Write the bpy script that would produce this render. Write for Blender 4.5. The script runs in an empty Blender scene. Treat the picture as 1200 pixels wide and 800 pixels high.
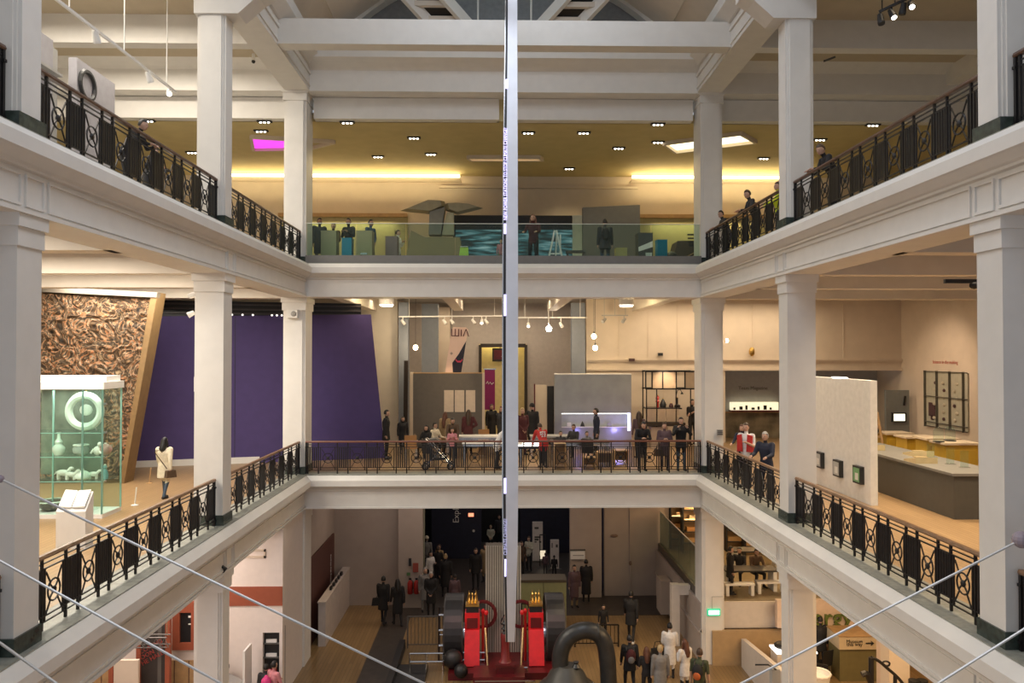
import bpy, bmesh, math, random
from mathutils import Vector, Matrix, Euler
import numpy as np
random.seed(7)
SC = bpy.context.scene
COL = SC.collection
PI = math.pi

# ------------------------------------------------------------------ camera
FPX = 915.0                       # focal length in pixels of the 1200 x 800 frame
CAM = Vector((0.0, 0.0, 10.1))
YAW = math.atan(18 / FPX)
PIT = math.atan(14 / FPX)
cd = bpy.data.cameras.new('camera')
cam = bpy.data.objects.new('camera', cd)
COL.objects.link(cam)
cd.sensor_fit = 'HORIZONTAL'
cd.sensor_width = 36.0
cd.lens = 36.0 * FPX / 1200.0
cd.clip_end = 300
cam.location = CAM
cam.rotation_euler = (PI / 2 + PIT, 0, -YAW)
SC.camera = cam
SC.cycles.transparent_max_bounces = 40
# ------------------------------------------------------------------ colour management, world
SC.view_settings.view_transform = 'Standard'
SC.view_settings.look = 'None'
SC.view_settings.gamma = 1.0
SC.view_settings.use_curve_mapping = False
SC.view_settings.exposure = 0.62
W = bpy.data.worlds.new('world')
SC.world = W
W.use_nodes = True
W.node_tree.nodes['Background'].inputs[0].default_value = (0.85, 0.90, 1.0, 1)
W.node_tree.nodes['Background'].inputs[1].default_value = 0.33

def area(name, loc, sx, sy, power, col, rot=(0, 0, 0), spread=PI):
    l = bpy.data.lights.new(name, 'AREA')
    l.shape = 'RECTANGLE'; l.size = sx; l.size_y = sy; l.energy = power; l.color = col; l.spread = spread
    o = bpy.data.objects.new(name, l); COL.objects.link(o)
    o.location = loc; o.rotation_euler = rot
    return o
def point(name, loc, power, col, r=0.04):
    l = bpy.data.lights.new(name, 'POINT'); l.energy = power; l.color = col; l.shadow_soft_size = r
    o = bpy.data.objects.new(name, l); COL.objects.link(o); o.location = loc
    return o
def spot(name, loc, aim, power, col, ang=70, blend=0.5, r=0.05):
    l = bpy.data.lights.new(name, 'SPOT'); l.energy = power; l.color = col; l.shadow_soft_size = r
    l.spot_size = math.radians(ang); l.spot_blend = blend
    o = bpy.data.objects.new(name, l); COL.objects.link(o); o.location = loc
    d = Vector(aim) - Vector(loc)
    o.rotation_euler = d.to_track_quat('-Z', 'Y').to_euler()
    return o

# daylight through the roof glazing over the atrium
area('skylight_daylight', (0.25, 11.5, 22.4), 8.5, 17.0, 950, (0.84, 0.89, 1.0))
# unseen area lights added to light the galleries, hidden by beams and slabs
WARM = (1.0, 0.80, 0.56); NEUT = (1.0, 0.91, 0.78); PINK = (1.0, 0.84, 0.74); ORAN = (1.0, 0.68, 0.36)
for yy, p in ((12.0, 150), (16.0, 150), (19.6, 150), (23.3, 150)):
    area('gallery_fill', (-10.5, yy, 12.3), 5.0, 1.2, p * 2.1, NEUT)
    area('gallery_fill', (10.8, yy, 12.3), 5.0, 1.2, p * 0.95, WARM, spread=math.radians(115))
for yy in (12.0, 16.0, 19.6, 23.2):
    area('gallery_fill', (-10.5, yy, 19.2), 5.0, 0.8, 230, NEUT)
    area('gallery_fill', (10.8, yy, 19.2), 5.0, 0.8, 34, WARM, spread=math.radians(120))
for yy in (28.5, 32.5):
    area('gallery_fill', (-1.0, yy, 12.3), 9.0, 0.8, 85, WARM)
    area('gallery_fill', (9.8, yy, 12.3), 7.0, 0.8, 130, WARM)
for yy in (10.0, 14.0, 18.0, 21.0):
    area('gallery_fill', (-9.5, yy, 5.4), 4.0, 1.2, 125, PINK)
    area('gallery_fill', (10.5, yy, 5.4), 5.0, 1.2, 170, ORAN)
area('recess_fill', (-.2, 35.6, 12.3), 6.5, .6, 75, WARM)  # unseen light added to brighten the recess wall
area('gallery_fill', (-1.0, 29.5, 5.45), 9.0, 1.2, 60, PINK)
area('gallery_fill', (0.5, 34.5, 5.45), 7.0, 1.2, 28, PINK)
area('gallery_fill', (9.5, 28.5, 5.45), 4.0, 2.0, 120, ORAN)

# ------------------------------------------------------------------ picture -> place helpers
_R = Vector((math.cos(YAW), -math.sin(YAW), 0))
_D = Vector((math.sin(YAW) * math.cos(PIT), math.cos(YAW) * math.cos(PIT), math.sin(PIT)))
_U = _R.cross(_D)
def _ray(x, y): return _D + _R * ((x - 600) / FPX) - _U * ((y - 400) / FPX)
def atY(x, y, v): r = _ray(x, y); return CAM + r * (v / r.y)
def atX(x, y, v): r = _ray(x, y); return CAM + r * (v / r.x)
def atZ(x, y, v): r = _ray(x, y); return CAM + r * ((v - CAM.z) / r.z)

# ------------------------------------------------------------------ materials
MATS = {}
def mat(name, col, rough=0.6, metal=0.0, var=0.06, scale=6.0, bump=0.0, bscale=40.0, emit=None, estr=0.0, trans=0.0, alpha=1.0, spec=0.5, coat=0.0):
    if name in MATS: return MATS[name]
    m = bpy.data.materials.new(name); m.use_nodes = True
    nt = m.node_tree; b = nt.nodes['Principled BSDF']
    b.inputs['Roughness'].default_value = rough
    b.inputs['Metallic'].default_value = metal
    b.inputs['Specular IOR Level'].default_value = spec
    b.inputs['Coat Weight'].default_value = coat
    c = tuple(col) + (1,)
    b.inputs['Base Color'].default_value = c
    if var > 0:
        tc = nt.nodes.new('ShaderNodeTexCoord'); n = nt.nodes.new('ShaderNodeTexNoise')
        n.inputs['Scale'].default_value = scale; n.inputs['Detail'].default_value = 4
        nt.links.new(tc.outputs['Object'], n.inputs['Vector'])
        r = nt.nodes.new('ShaderNodeValToRGB')
        r.color_ramp.elements[0].color = tuple(max(0, x * (1 - var)) for x in col) + (1,)
        r.color_ramp.elements[1].color = tuple(min(1, x * (1 + var)) for x in col) + (1,)
        r.color_ramp.elements[0].position = 0.3; r.color_ramp.elements[1].position = 0.7
        nt.links.new(n.outputs['Fac'], r.inputs['Fac'])
        nt.links.new(r.outputs['Color'], b.inputs['Base Color'])
        if bump > 0:
            n2 = nt.nodes.new('ShaderNodeTexNoise'); n2.inputs['Scale'].default_value = bscale
            nt.links.new(tc.outputs['Object'], n2.inputs['Vector'])
            bp = nt.nodes.new('ShaderNodeBump'); bp.inputs['Strength'].default_value = bump; bp.inputs['Distance'].default_value = 0.02
            nt.links.new(n2.outputs['Fac'], bp.inputs['Height']); nt.links.new(bp.outputs['Normal'], b.inputs['Normal'])
    if emit:
        b.inputs['Emission Color'].default_value = tuple(emit) + (1,); b.inputs['Emission Strength'].default_value = estr
    if trans > 0: b.inputs['Transmission Weight'].default_value = trans
    if alpha < 1: b.inputs['Alpha'].default_value = alpha
    MATS[name] = m
    return m

def glass_mat(name, tint, amount, rough=0.05):
    """thin architectural glass: clear tinted sheet with a fresnel reflection"""
    if name in MATS: return MATS[name]
    m = bpy.data.materials.new(name); m.use_nodes = True
    nt = m.node_tree; nt.nodes.clear()
    out = nt.nodes.new('ShaderNodeOutputMaterial'); mx = nt.nodes.new('ShaderNodeMixShader')
    tr = nt.nodes.new('ShaderNodeBsdfTransparent'); tr.inputs[0].default_value = tuple(tint) + (1,)
    gl = nt.nodes.new('ShaderNodeBsdfGlossy'); gl.inputs['Roughness'].default_value = rough
    df = nt.nodes.new('ShaderNodeBsdfDiffuse'); df.inputs[0].default_value = tuple(min(1, t) for t in tint) + (1,)
    lw = nt.nodes.new('ShaderNodeLayerWeight'); lw.inputs[0].default_value = 0.12
    m2 = nt.nodes.new('ShaderNodeMixShader'); m2.inputs[0].default_value = amount
    nt.links.new(tr.outputs[0], m2.inputs[1]); nt.links.new(df.outputs[0], m2.inputs[2])
    ge = nt.nodes.new('ShaderNodeNewGeometry'); iv = nt.nodes.new('ShaderNodeMath'); iv.operation = 'SUBTRACT'; iv.inputs[0].default_value = 1.0
    mu = nt.nodes.new('ShaderNodeMath'); mu.operation = 'MULTIPLY'; nt.links.new(ge.outputs['Backfacing'], iv.inputs[1]); nt.links.new(iv.outputs[0], mu.inputs[0]); nt.links.new(lw.outputs['Fresnel'], mu.inputs[1])
    nt.links.new(mu.outputs[0], mx.inputs[0]); nt.links.new(m2.outputs[0], mx.inputs[1]); nt.links.new(gl.outputs[0], mx.inputs[2])
    nt.links.new(mx.outputs[0], out.inputs[0])
    MATS[name] = m
    return m

def wood_floor_mat(name, c1, c2, board=0.12, along='Y', rough=0.35):
    m = bpy.data.materials.new(name); m.use_nodes = True
    nt = m.node_tree; b = nt.nodes['Principled BSDF']; b.inputs['Roughness'].default_value = rough
    tc = nt.nodes.new('ShaderNodeTexCoord'); mp = nt.nodes.new('ShaderNodeMapping')
    if along == 'Y': mp.inputs['Rotation'].default_value = (0, 0, PI / 2)
    nt.links.new(tc.outputs['Object'], mp.inputs['Vector'])
    br = nt.nodes.new('ShaderNodeTexBrick'); br.inputs['Scale'].default_value = 1.0
    br.inputs['Brick Width'].default_value = 1.4; br.inputs['Row Height'].default_value = board
    br.inputs['Mortar Size'].default_value = 0.006; br.offset = 0.37
    br.inputs['Color1'].default_value = tuple(c1) + (1,); br.inputs['Color2'].default_value = tuple(c2) + (1,)
    br.inputs['Mortar'].default_value = tuple(x * 0.45 for x in c1) + (1,)
    nt.links.new(mp.outputs['Vector'], br.inputs['Vector'])
    nt.links.new(br.outputs['Color'], b.inputs['Base Color'])
    MATS[name] = m
    return m

WHITE = mat('cream_plaster', (0.72, 0.69, 0.64), 0.62, var=0.03, scale=3, bump=0.05)
WHITE2 = mat('gallery_plaster', (0.68, 0.61, 0.52), 0.7, var=0.04, scale=2, bump=0.05)
WALLP = mat('pink_plaster', (0.63, 0.53, 0.42), 0.75, var=0.04, scale=2)
STONE = mat('grey_stone', (0.26, 0.26, 0.22), 0.5, var=0.18, scale=9, bump=0.1)
GREEN = mat('green_marble', (0.045, 0.06, 0.05), 0.25, var=0.4, scale=9)
IRON = mat('black_iron', (0.016, 0.014, 0.014), 0.42, metal=0.3, var=0.2, scale=12)
BRONZE = mat('brown_handrail', (0.10, 0.045, 0.022), 0.35, var=0.25, scale=8)
STEEL = mat('brushed_steel', (0.55, 0.56, 0.60), 0.28, metal=1.0, var=0.05, scale=5)
CHROME = mat('bright_metal', (0.7, 0.7, 0.7), 0.2, metal=1.0, var=0)
BLACK = mat('black_paint', (0.012, 0.012, 0.013), 0.45, var=0.2)
GREYD = mat('dark_grey_panel', (0.085, 0.08, 0.07), 0.6, var=0.08)
PURPLE = mat('purple_wall_paint', (0.070, 0.048, 0.165), 0.8, var=0.06, scale=3)
OAK = wood_floor_mat('oak_floor', (0.37, 0.235, 0.115), (0.32, 0.20, 0.095))
OAKG = wood_floor_mat('oak_floor_ground', (0.30, 0.19, 0.085), (0.24, 0.15, 0.065), rough=0.3)
OAKW = mat('pale_wood', (0.42, 0.26, 0.12), 0.5, var=0.15, scale=5)
TILE = mat('dark_floor_tile', (0.055, 0.045, 0.038), 0.45, var=0.2, scale=4)
WPAINT = mat('white_paint', (0.78, 0.76, 0.72), 0.5, var=0.02)
GREYP = mat('grey_paint', (0.36, 0.35, 0.33), 0.6, var=0.05)
BLUEGREY = mat('blue_grey_paint', (0.20, 0.22, 0.26), 0.6, var=0.05)
RED = mat('red_paint', (0.42, 0.02, 0.015), 0.4, var=0.1)
DRED = mat('dark_red_paint', (0.11, 0.008, 0.01), 0.35, var=0.2)
BRASS = mat('brass', (0.62, 0.40, 0.12), 0.3, metal=1.0, var=0.1)
GLASS = glass_mat('pale_green_glass', (0.80, 0.90, 0.86), 0.015)
GLASSC = glass_mat('display_case_glass', (0.90, 0.965, 0.94), 0.015)
GLASSE = mat('glass_edge', (0.30, 0.52, 0.46), 0.2, var=0.05)
BULB = mat('lamp_bulb', (1, 0.9, 0.75), 0.5, var=0, emit=(1, 0.82, 0.55), estr=14)
BULBW = mat('lamp_bulb_white', (1, 0.95, 0.85), 0.5, var=0, emit=(1, 0.92, 0.8), estr=5)

# ------------------------------------------------------------------ mesh collector
class MB:
    def __init__(s): s.v = []; s.f = []; s.m = []; s.mi = 0
    def add(s, vs, fs):
        o = len(s.v); s.v += [tuple(p) for p in vs]
        for f in fs: s.f.append([i + o for i in f]); s.m.append(s.mi)
        return s
    def box(s, x0, x1, y0, y1, z0, z1):
        if x0 > x1: x0, x1 = x1, x0
        if y0 > y1: y0, y1 = y1, y0
        if z0 > z1: z0, z1 = z1, z0
        return s.add([(x0, y0, z0), (x1, y0, z0), (x1, y1, z0), (x0, y1, z0), (x0, y0, z1), (x1, y0, z1), (x1, y1, z1), (x0, y1, z1)],
                     [(0, 3, 2, 1), (4, 5, 6, 7), (0, 1, 5, 4), (1, 2, 6, 5), (2, 3, 7, 6), (3, 0, 4, 7)])
    def cbox(s, c, sx, sy, sz): return s.box(c[0] - sx / 2, c[0] + sx / 2, c[1] - sy / 2, c[1] + sy / 2, c[2] - sz / 2, c[2] + sz / 2)
    def tube(s, pts, r, n=8, r1=None, cap=True):
        pts = [Vector(p) for p in pts]; rings = []; k = len(pts)
        up = Vector((0, 0, 1)); o = len(s.v)
        prev = None
        for i, p in enumerate(pts):
            t = (pts[min(i + 1, k - 1)] - pts[max(i - 1, 0)]).normalized()
            a = prev if prev is not None else (Vector((1, 0, 0)) if abs(t.z) > 0.9 else up)
            u = (a - t * a.dot(t))
            if u.length < 1e-6: u = t.orthogonal()
            u.normalize(); w = t.cross(u); prev = u
            rr = r[i] if isinstance(r, (list, tuple)) else (r if r1 is None else r + (r1 - r) * i / (k - 1))
            for j in range(n):
                a2 = 2 * PI * j / n
                s.v.append(tuple(p + u * (rr * math.cos(a2)) + w * (rr * math.sin(a2))))
        for i in range(k - 1):
            for j in range(n):
                s.f.append([o + i * n + j, o + i * n + (j + 1) % n, o + (i + 1) * n + (j + 1) % n, o + (i + 1) * n + j]); s.m.append(s.mi)
        if cap:
            s.f.append([o + j for j in range(n)][::-1]); s.m.append(s.mi)
            s.f.append([o + (k - 1) * n + j for j in range(n)]); s.m.append(s.mi)
        return s
    def bar(s, p0, p1, w, h=None):
        """square bar"""
        h = h or w; p0 = Vector(p0); p1 = Vector(p1); t = (p1 - p0).normalized()
        up = Vector((0, 0, 1)) if abs(t.z) < 0.95 else Vector((0, 1, 0))
        u = t.cross(up).normalized(); q = u.cross(t)
        vs = []
        for p in (p0, p1):
            for a, b in ((-1, -1), (1, -1), (1, 1), (-1, 1)): vs.append(p + u * (a * w / 2) + q * (b * h / 2))
        return s.add(vs, [(3, 2, 1, 0), (4, 5, 6, 7), (0, 1, 5, 4), (1, 2, 6, 5), (2, 3, 7, 6), (3, 0, 4, 7)])
    def lathe(s, prof, n=16, c=(0, 0, 0)):
        o = len(s.v); k = len(prof)
        for r, z in prof:
            for j in range(n):
                a = 2 * PI * j / n; s.v.append((c[0] + r * math.cos(a), c[1] + r * math.sin(a), c[2] + z))
        for i in range(k - 1):
            for j in range(n):
                s.f.append([o + i * n + j, o + i * n + (j + 1) % n, o + (i + 1) * n + (j + 1) % n, o + (i + 1) * n + j]); s.m.append(s.mi)
        s.f.append([o + j for j in range(n)][::-1]); s.m.append(s.mi)
        s.f.append([o + (k - 1) * n + j for j in range(n)]); s.m.append(s.mi)
        return s
    def ell(s, c, rx, ry, rz, n=14, m=9, rot=None):
        o = len(s.v); c = Vector(c)
        ps = []
        for i in range(1, m):
            t = PI * i / m
            for j in range(n):
                a = 2 * PI * j / n
                ps.append(Vector((rx * math.sin(t) * math.cos(a), ry * math.sin(t) * math.sin(a), rz * math.cos(t))))
        ps.append(Vector((0, 0, rz))); ps.append(Vector((0, 0, -rz)))
        if rot is not None: ps = [rot @ p for p in ps]
        s.v += [tuple(c + p) for p in ps]
        for i in range(m - 2):
            for j in range(n):
                s.f.append([o + i * n + j, o + (i + 1) * n + j, o + (i + 1) * n + (j + 1) % n, o + i * n + (j + 1) % n]); s.m.append(s.mi)
        T = o + (m - 1) * n; B = T + 1
        for j in range(n):
            s.f.append([T, o + j, o + (j + 1) % n]); s.m.append(s.mi)
            s.f.append([B, o + (m - 2) * n + (j + 1) % n, o + (m - 2) * n + j]); s.m.append(s.mi)
        return s
    def torus(s, c, R, r, axis='X', n=20, m=6):
        o = len(s.v)
        for i in range(n):
            a = 2 * PI * i / n
            for j in range(m):
                b = 2 * PI * j / m; q = R + r * math.cos(b); x, y, z = q * math.cos(a), q * math.sin(a), r * math.sin(b)
                p = {'Z': (x, y, z), 'X': (z, x, y), 'Y': (x, z, y)}[axis]
                s.v.append((c[0] + p[0], c[1] + p[1], c[2] + p[2]))
        for i in range(n):
            for j in range(m):
                s.f.append([o + i * m + j, o + ((i + 1) % n) * m + j, o + ((i + 1) % n) * m + (j + 1) % m, o + i * m + (j + 1) % m]); s.m.append(s.mi)
        return s
    def prism(s, poly, a0, a1, axis='Y'):
        """poly of 2-D points extruded: axis Y: (x,z); axis X: (y,z); axis Z: (x,y)"""
        def P(p, a): return {'Y': (p[0], a, p[1]), 'X': (a, p[0], p[1]), 'Z': (p[0], p[1], a)}[axis]
        n = len(poly)
        vs = [P(p, a0) for p in poly] + [P(p, a1) for p in poly]
        return s.add(vs, [list(range(n)), list(range(2 * n - 1, n - 1, -1))] + [[(i + 1) % n, i, n + i, n + (i + 1) % n] for i in range(n)])
    def build(s, name, m=None, parent=None, loc=None, rz=0, smooth=False, mats=None):
        me = bpy.data.meshes.new(name); me.from_pydata(s.v, [], s.f)
        for q in (mats or [m]): me.materials.append(q)
        if mats: me.polygons.foreach_set('material_index', s.m)
        bm = bmesh.new(); bm.from_mesh(me); bmesh.ops.recalc_face_normals(bm, faces=bm.faces); bm.to_mesh(me); bm.free()
        if smooth:
            me.polygons.foreach_set('use_smooth', [True] * len(me.polygons))
            me.set_sharp_from_angle(angle=math.radians(40))
        me.update()
        o = bpy.data.objects.new(name, me); COL.objects.link(o)
        if parent is not None: o.parent = parent
        if loc is not None: o.location = loc
        if rz: o.rotation_euler = (0, 0, rz)
        return o

def inst(src, parent=None, loc=(0, 0, 0), rot=(0, 0, 0), name=None):
    o = bpy.data.objects.new(name or src.name.split('.')[0], src.data); COL.objects.link(o)
    o.location = loc; o.rotation_euler = rot
    if parent is not None: o.parent = parent
    return o
def tag(o, label, cat, group=None, kind=None):
    o['label'] = label
    if cat: o['category'] = cat
    if group: o['group'] = group
    if kind: o['kind'] = kind
    return o
def thing(name, label, cat, loc=(0, 0, 0), rz=0, group=None):
    o = bpy.data.objects.new(name, None); COL.objects.link(o); o.empty_display_size = 0.1
    o.location = loc; o.rotation_euler = (0, 0, rz)
    return tag(o, label, cat, group)
def struct(o, label, cat='structure'):
    o['kind'] = 'structure'; o['label'] = label; o['category'] = cat
    return o
def dup(root, loc, rz=None, label=None, group=None):
    def cp(o, par):
        kids = list(o.children); c = o.copy(); COL.objects.link(c); c.parent = par
        for ch in kids: cp(ch, c)
        return c
    r = cp(root, None); r.location = loc
    if rz is not None: r.rotation_euler = (0, 0, rz)
    if label: r['label'] = label
    if group: r['group'] = group
    return r
def text(body, name, parent, m, size, loc, rot, extrude=0.004, align='CENTER', sx=1.0):
    c = bpy.data.curves.new(name, 'FONT'); c.body = body; c.size = size; c.extrude = extrude
    c.align_x = align; c.align_y = 'CENTER'; c.resolution_u = 2
    c.materials.append(m)
    tmp = bpy.data.objects.new(name, c); COL.objects.link(tmp)
    bpy.context.view_layer.update()
    me = bpy.data.meshes.new_from_object(tmp.evaluated_get(bpy.context.evaluated_depsgraph_get()))
    bpy.data.objects.remove(tmp); bpy.data.curves.remove(c)
    o = bpy.data.objects.new(name, me); COL.objects.link(o); o.location = loc; o.rotation_euler = rot; o.scale = (sx, 1, 1)
    if parent is not None: o.parent = parent
    return o
# ================================================================== the hall
WL, WR, YB = -6.2, 6.7, 25.3          # atrium faces of the galleries
F1, F2, TOP = 6.2, 13.0, 18.65        # gallery floors, underside of the roof beams
XL, XR, YF = -17.8, 17.8, 38.5
bays = [(2.6, 3.15), (10.2, 10.75), (17.85, 18.4), (25.4, 26.4)]

def sbox(name, m, label, *b):
    return struct(MB().box(*b).build(name, m), label)
# floors
sbox('floor', OAKG, 'oak strip floor of the ground level hall', XL, XR, 1.5, YF + 4, -0.3, 0.0)
sbox('floor', TILE, 'dark tiled walkway along the left of the ground level', -4.3, -3.3, 6, 31.5, 0.0, 0.012)
sbox('floor', TILE, 'dark tiled area at the far end of the ground level', -4.3, 6.7, 30.2, 42, 0.0, 0.014)
sbox('floor', OAK, 'oak floor of the first gallery on the left', XL, WL - 0.6, 1.5, YB, 5.75, F1)
sbox('floor', OAK, 'oak floor of the first gallery on the right', WR + 0.6, XR, 1.5, YB, 5.75, F1)
sbox('floor', OAK, 'oak floor of the first gallery across the far end', XL, XR, YB, YF, 5.75, F1 + 0.001)
sbox('floor', GREYP, 'grey floor of the top gallery on the left', XL, WL - 0.6, 1.5, YB, 12.5, F2)
sbox('floor', GREYP, 'grey floor of the top gallery on the right', WR + 0.6, XR, 1.5, YB, 12.5, F2)
sbox('floor', GREYP, 'grey floor of the top gallery across the far end', XL, XR, YB, YF, 12.5, F2 + 0.001)
# ceilings of the top level
CEILW = mat('upper_ceiling', (0.50, 0.42, 0.30), 0.8, var=0.04, scale=2)
OLIVE = mat('olive_ceiling', (0.55, 0.44, 0.21), 0.7, var=0.05, scale=2)
sbox('ceiling', CEILW, 'ceiling over the top gallery on the left', XL, WL, 1.5, 26.2, 19.5, 19.8)
sbox('ceiling', CEILW, 'ceiling over the top gallery on the right', WR, XR, 1.5, 26.2, 19.5, 19.8)
sbox('ceiling', OLIVE, 'low olive ceiling with downlights over the far top gallery', XL, XR, 26.3, 34.4, 17.9, 18.2)
# walls
sbox('wall_back', WALLP, 'pale wall at the far end of the top gallery', XL, XR, 34.3, 34.6, F2, 17.9)
sbox('wall_left', WHITE2, 'outer wall of the galleries on the left', XL - 0.3, XL, 1.5, YF, 0, 19.8)
sbox('wall_right', WALLP, 'outer wall of the galleries on the right', XR, XR + 0.3, 1.5, YF, 0, 19.8)
# first gallery, far end: side walls nearer, recess in the middle
w = MB().box(3.9, 10.0, 34.0, 34.3, F1, 12.55).box(10.0, XR, 34.0, 34.3, 9.45, 12.55)
struct(w.build('wall_back', WALLP), 'pale wall of the far first gallery right of the recess')
t = MB()
for z0, z1, p in ((9.35, 9.45, .10), (9.72, 9.80, .07), (9.80, 9.86, .12)): t.box(3.9, XR, 34.0 - p, 34.0, z0, z1)
for x in (5.3, 6.6, 7.9, 11.2, 13.0, 15.2): t.box(x, x + .05, 33.97, 34, 9.9, 12.3)
for x in (5.0, 7.3): t.box(x, x + .05, 33.97, 34, F1, 9.4)
struct(t.build('trim_1', WALLP), 'mouldings of the pale wall in the far first gallery')
w = MB().box(XL, -4.3, 34.0, 34.3, F1, 12.55)
struct(w.build('wall_back', WHITE2), 'pale wall of the far first gallery left of the recess')
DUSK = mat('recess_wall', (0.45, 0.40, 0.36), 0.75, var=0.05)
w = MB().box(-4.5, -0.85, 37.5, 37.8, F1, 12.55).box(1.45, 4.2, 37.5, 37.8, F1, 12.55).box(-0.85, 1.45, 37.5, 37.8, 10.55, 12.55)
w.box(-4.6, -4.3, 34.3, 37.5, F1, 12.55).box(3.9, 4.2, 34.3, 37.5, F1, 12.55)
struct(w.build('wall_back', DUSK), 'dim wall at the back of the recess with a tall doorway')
GREYWALL = sbox('wall_back', GREYP, 'grey wall deep in the opening right of the far gallery', 9.9, XR, 36.2, 36.5, F1, 9.6)
struct(MB().box(-1.2, 3, 38.2, 38.4, F1, 11.5).build('wall_back', mat('yellow_corridor', (0.62, 0.50, 0.24), 0.7)), 'yellowish corridor wall behind the tall doorway')
# ground level far end
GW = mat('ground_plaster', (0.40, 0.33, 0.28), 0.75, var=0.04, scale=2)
NAVY = mat('navy_wall', (0.012, 0.014, 0.035), 0.6, var=0.15)
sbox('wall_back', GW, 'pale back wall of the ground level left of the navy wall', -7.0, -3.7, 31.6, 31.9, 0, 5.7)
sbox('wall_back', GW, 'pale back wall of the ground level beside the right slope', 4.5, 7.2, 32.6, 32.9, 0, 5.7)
NAVYWALL = sbox('wall_back', NAVY, 'navy wall with lettering at the far end of the ground level', -3.2, -0.75, 38.6, 38.9, 0, 5.7)
sbox('wall_back', NAVY, 'navy wall behind the white info totems', 1.2, 4.6, 39.6, 39.9, 0, 5.7)
sbox('wall_back', BLACK, 'wall closing the dark passage between the two navy walls', -4.6, 7.2, 42, 42.3, 0, 5.7)  # black colour stands in for the unlit depth of the passage
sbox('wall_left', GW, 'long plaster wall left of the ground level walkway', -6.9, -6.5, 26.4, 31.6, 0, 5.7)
sbox('wall_left', NAVY, 'dark side wall of the far passage', -4.4, -4.1, 31.9, 42, 0, 5.7)
sbox('column', mat('green_grey_pier', (0.36, 0.35, 0.24), .7), 'greenish pier left of the navy wall', -3.65, -3.15, 34.0, 34.5, 0, 5.7)
for x0, x1, y in ((-3.9, -2.95, 31.2), (3.05, 4.35, 32.4), (4.68, 4.9, 33.0), (5.55, 5.6, 32.55)):
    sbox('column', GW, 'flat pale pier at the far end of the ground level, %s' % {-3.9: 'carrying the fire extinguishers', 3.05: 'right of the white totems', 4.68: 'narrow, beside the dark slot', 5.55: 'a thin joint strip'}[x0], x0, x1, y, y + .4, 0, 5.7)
sbox('wall_right', mat('slot_blue', (.1, .11, .2), .4), 'blue slot between two piers', 4.35, 4.68, 33.4, 33.5, 0, 5.7)

# ---------------------------------------------------------------- gallery edge: sill, cornice, panelled frieze
def edge_profile(F):
    # (o = distance into the atrium, z)
    return [(-0.75, F - 0.01), (0.14, F - 0.01), (0.16, F - 0.03), (0.30, F - 0.15), (0.30, F - 0.33), (0.26, F - 0.35), (0.15, F - 0.44), (0.10, F - 0.46),
            (0.10, F - 0.50), (0.05, F - 0.52), (0.05, F - 1.08), (-0.75, F - 1.08)]
def edge(F, side, label):
    P = edge_profile(F); m = MB()
    if side == 'L': m.prism([(WL + o, z) for o, z in P], 1.5, YB + .05, 'Y')
    if side == 'R': m.prism([(WR - o, z) for o, z in P], 1.5, YB + .05, 'Y')
    if side == 'B': m.prism([(YB - o, z) for o, z in P], WL - .05, WR + .05, 'X')
    ob = struct(m.build('trim_2', WHITE, smooth=False), label)
    # frieze mouldings
    t = MB(); e = 0.05; h0, h1 = F - 1.08, F - 0.52
    def strip(a0, a1, z0, z1, p=0.03):
        if side == 'L': t.box(WL + e, WL + e + p, a0, a1, z0, z1)
        if side == 'R': t.box(WR - e - p, WR - e, a0, a1, z0, z1)
        if side == 'B': t.box(a0, a1, YB - e - p, YB - e, z0, z1)
    if side == 'B':
        panels = [(WL + .1, WR - .1)]; L0, L1 = WL, WR
    else:
        L0, L1 = 1.5, YB; panels = []
        ys = [b for b in bays[1:3]]; prev = 3.3
        for b in ys:
            panels.append((prev, b[0] - .03)); panels.append((b[0] + .06, b[1] - .06)); prev = b[1] + .03
        panels.append((prev, YB - .1))
    strip(L0, L1, h0 + .002, h0 + .06, .04)
    if side != 'B':
        for a, b in panels:
            for (z0, z1) in ((h0 + .09, h0 + .13), (h1 - .08, h1 - .04)): strip(a, b, z0, z1)
            strip(a, a + .03, h0 + .13, h1 - .08); strip(b - .03, b, h0 + .13, h1 - .08)
    t.build('panel_moulding', WHITE, ob)
    s = MB()
    if side == 'L': s.box(WL - .62, WL + .12, 1.5, YB, F - .02, F + .012)
    if side == 'R': s.box(WR - .12, WR + .62, 1.5, YB, F - .02, F + .012)
    if side == 'B': s.box(WL, WR, YB - .12, YB + .62, F - .02, F + .012)
    s.build('stone_sill', STONE, ob)
edge(F1, 'L', 'white moulded edge of the first gallery on the left'); edge(F1, 'R', 'white moulded edge of the first gallery on the right'); edge(F1, 'B', 'white moulded edge of the first gallery across the far end')
edge(F2, 'L', 'white moulded edge of the top gallery on the left'); edge(F2, 'R', 'white moulded edge of the top gallery on the right'); edge(F2, 'B', 'white moulded edge of the top gallery across the far end')

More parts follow.
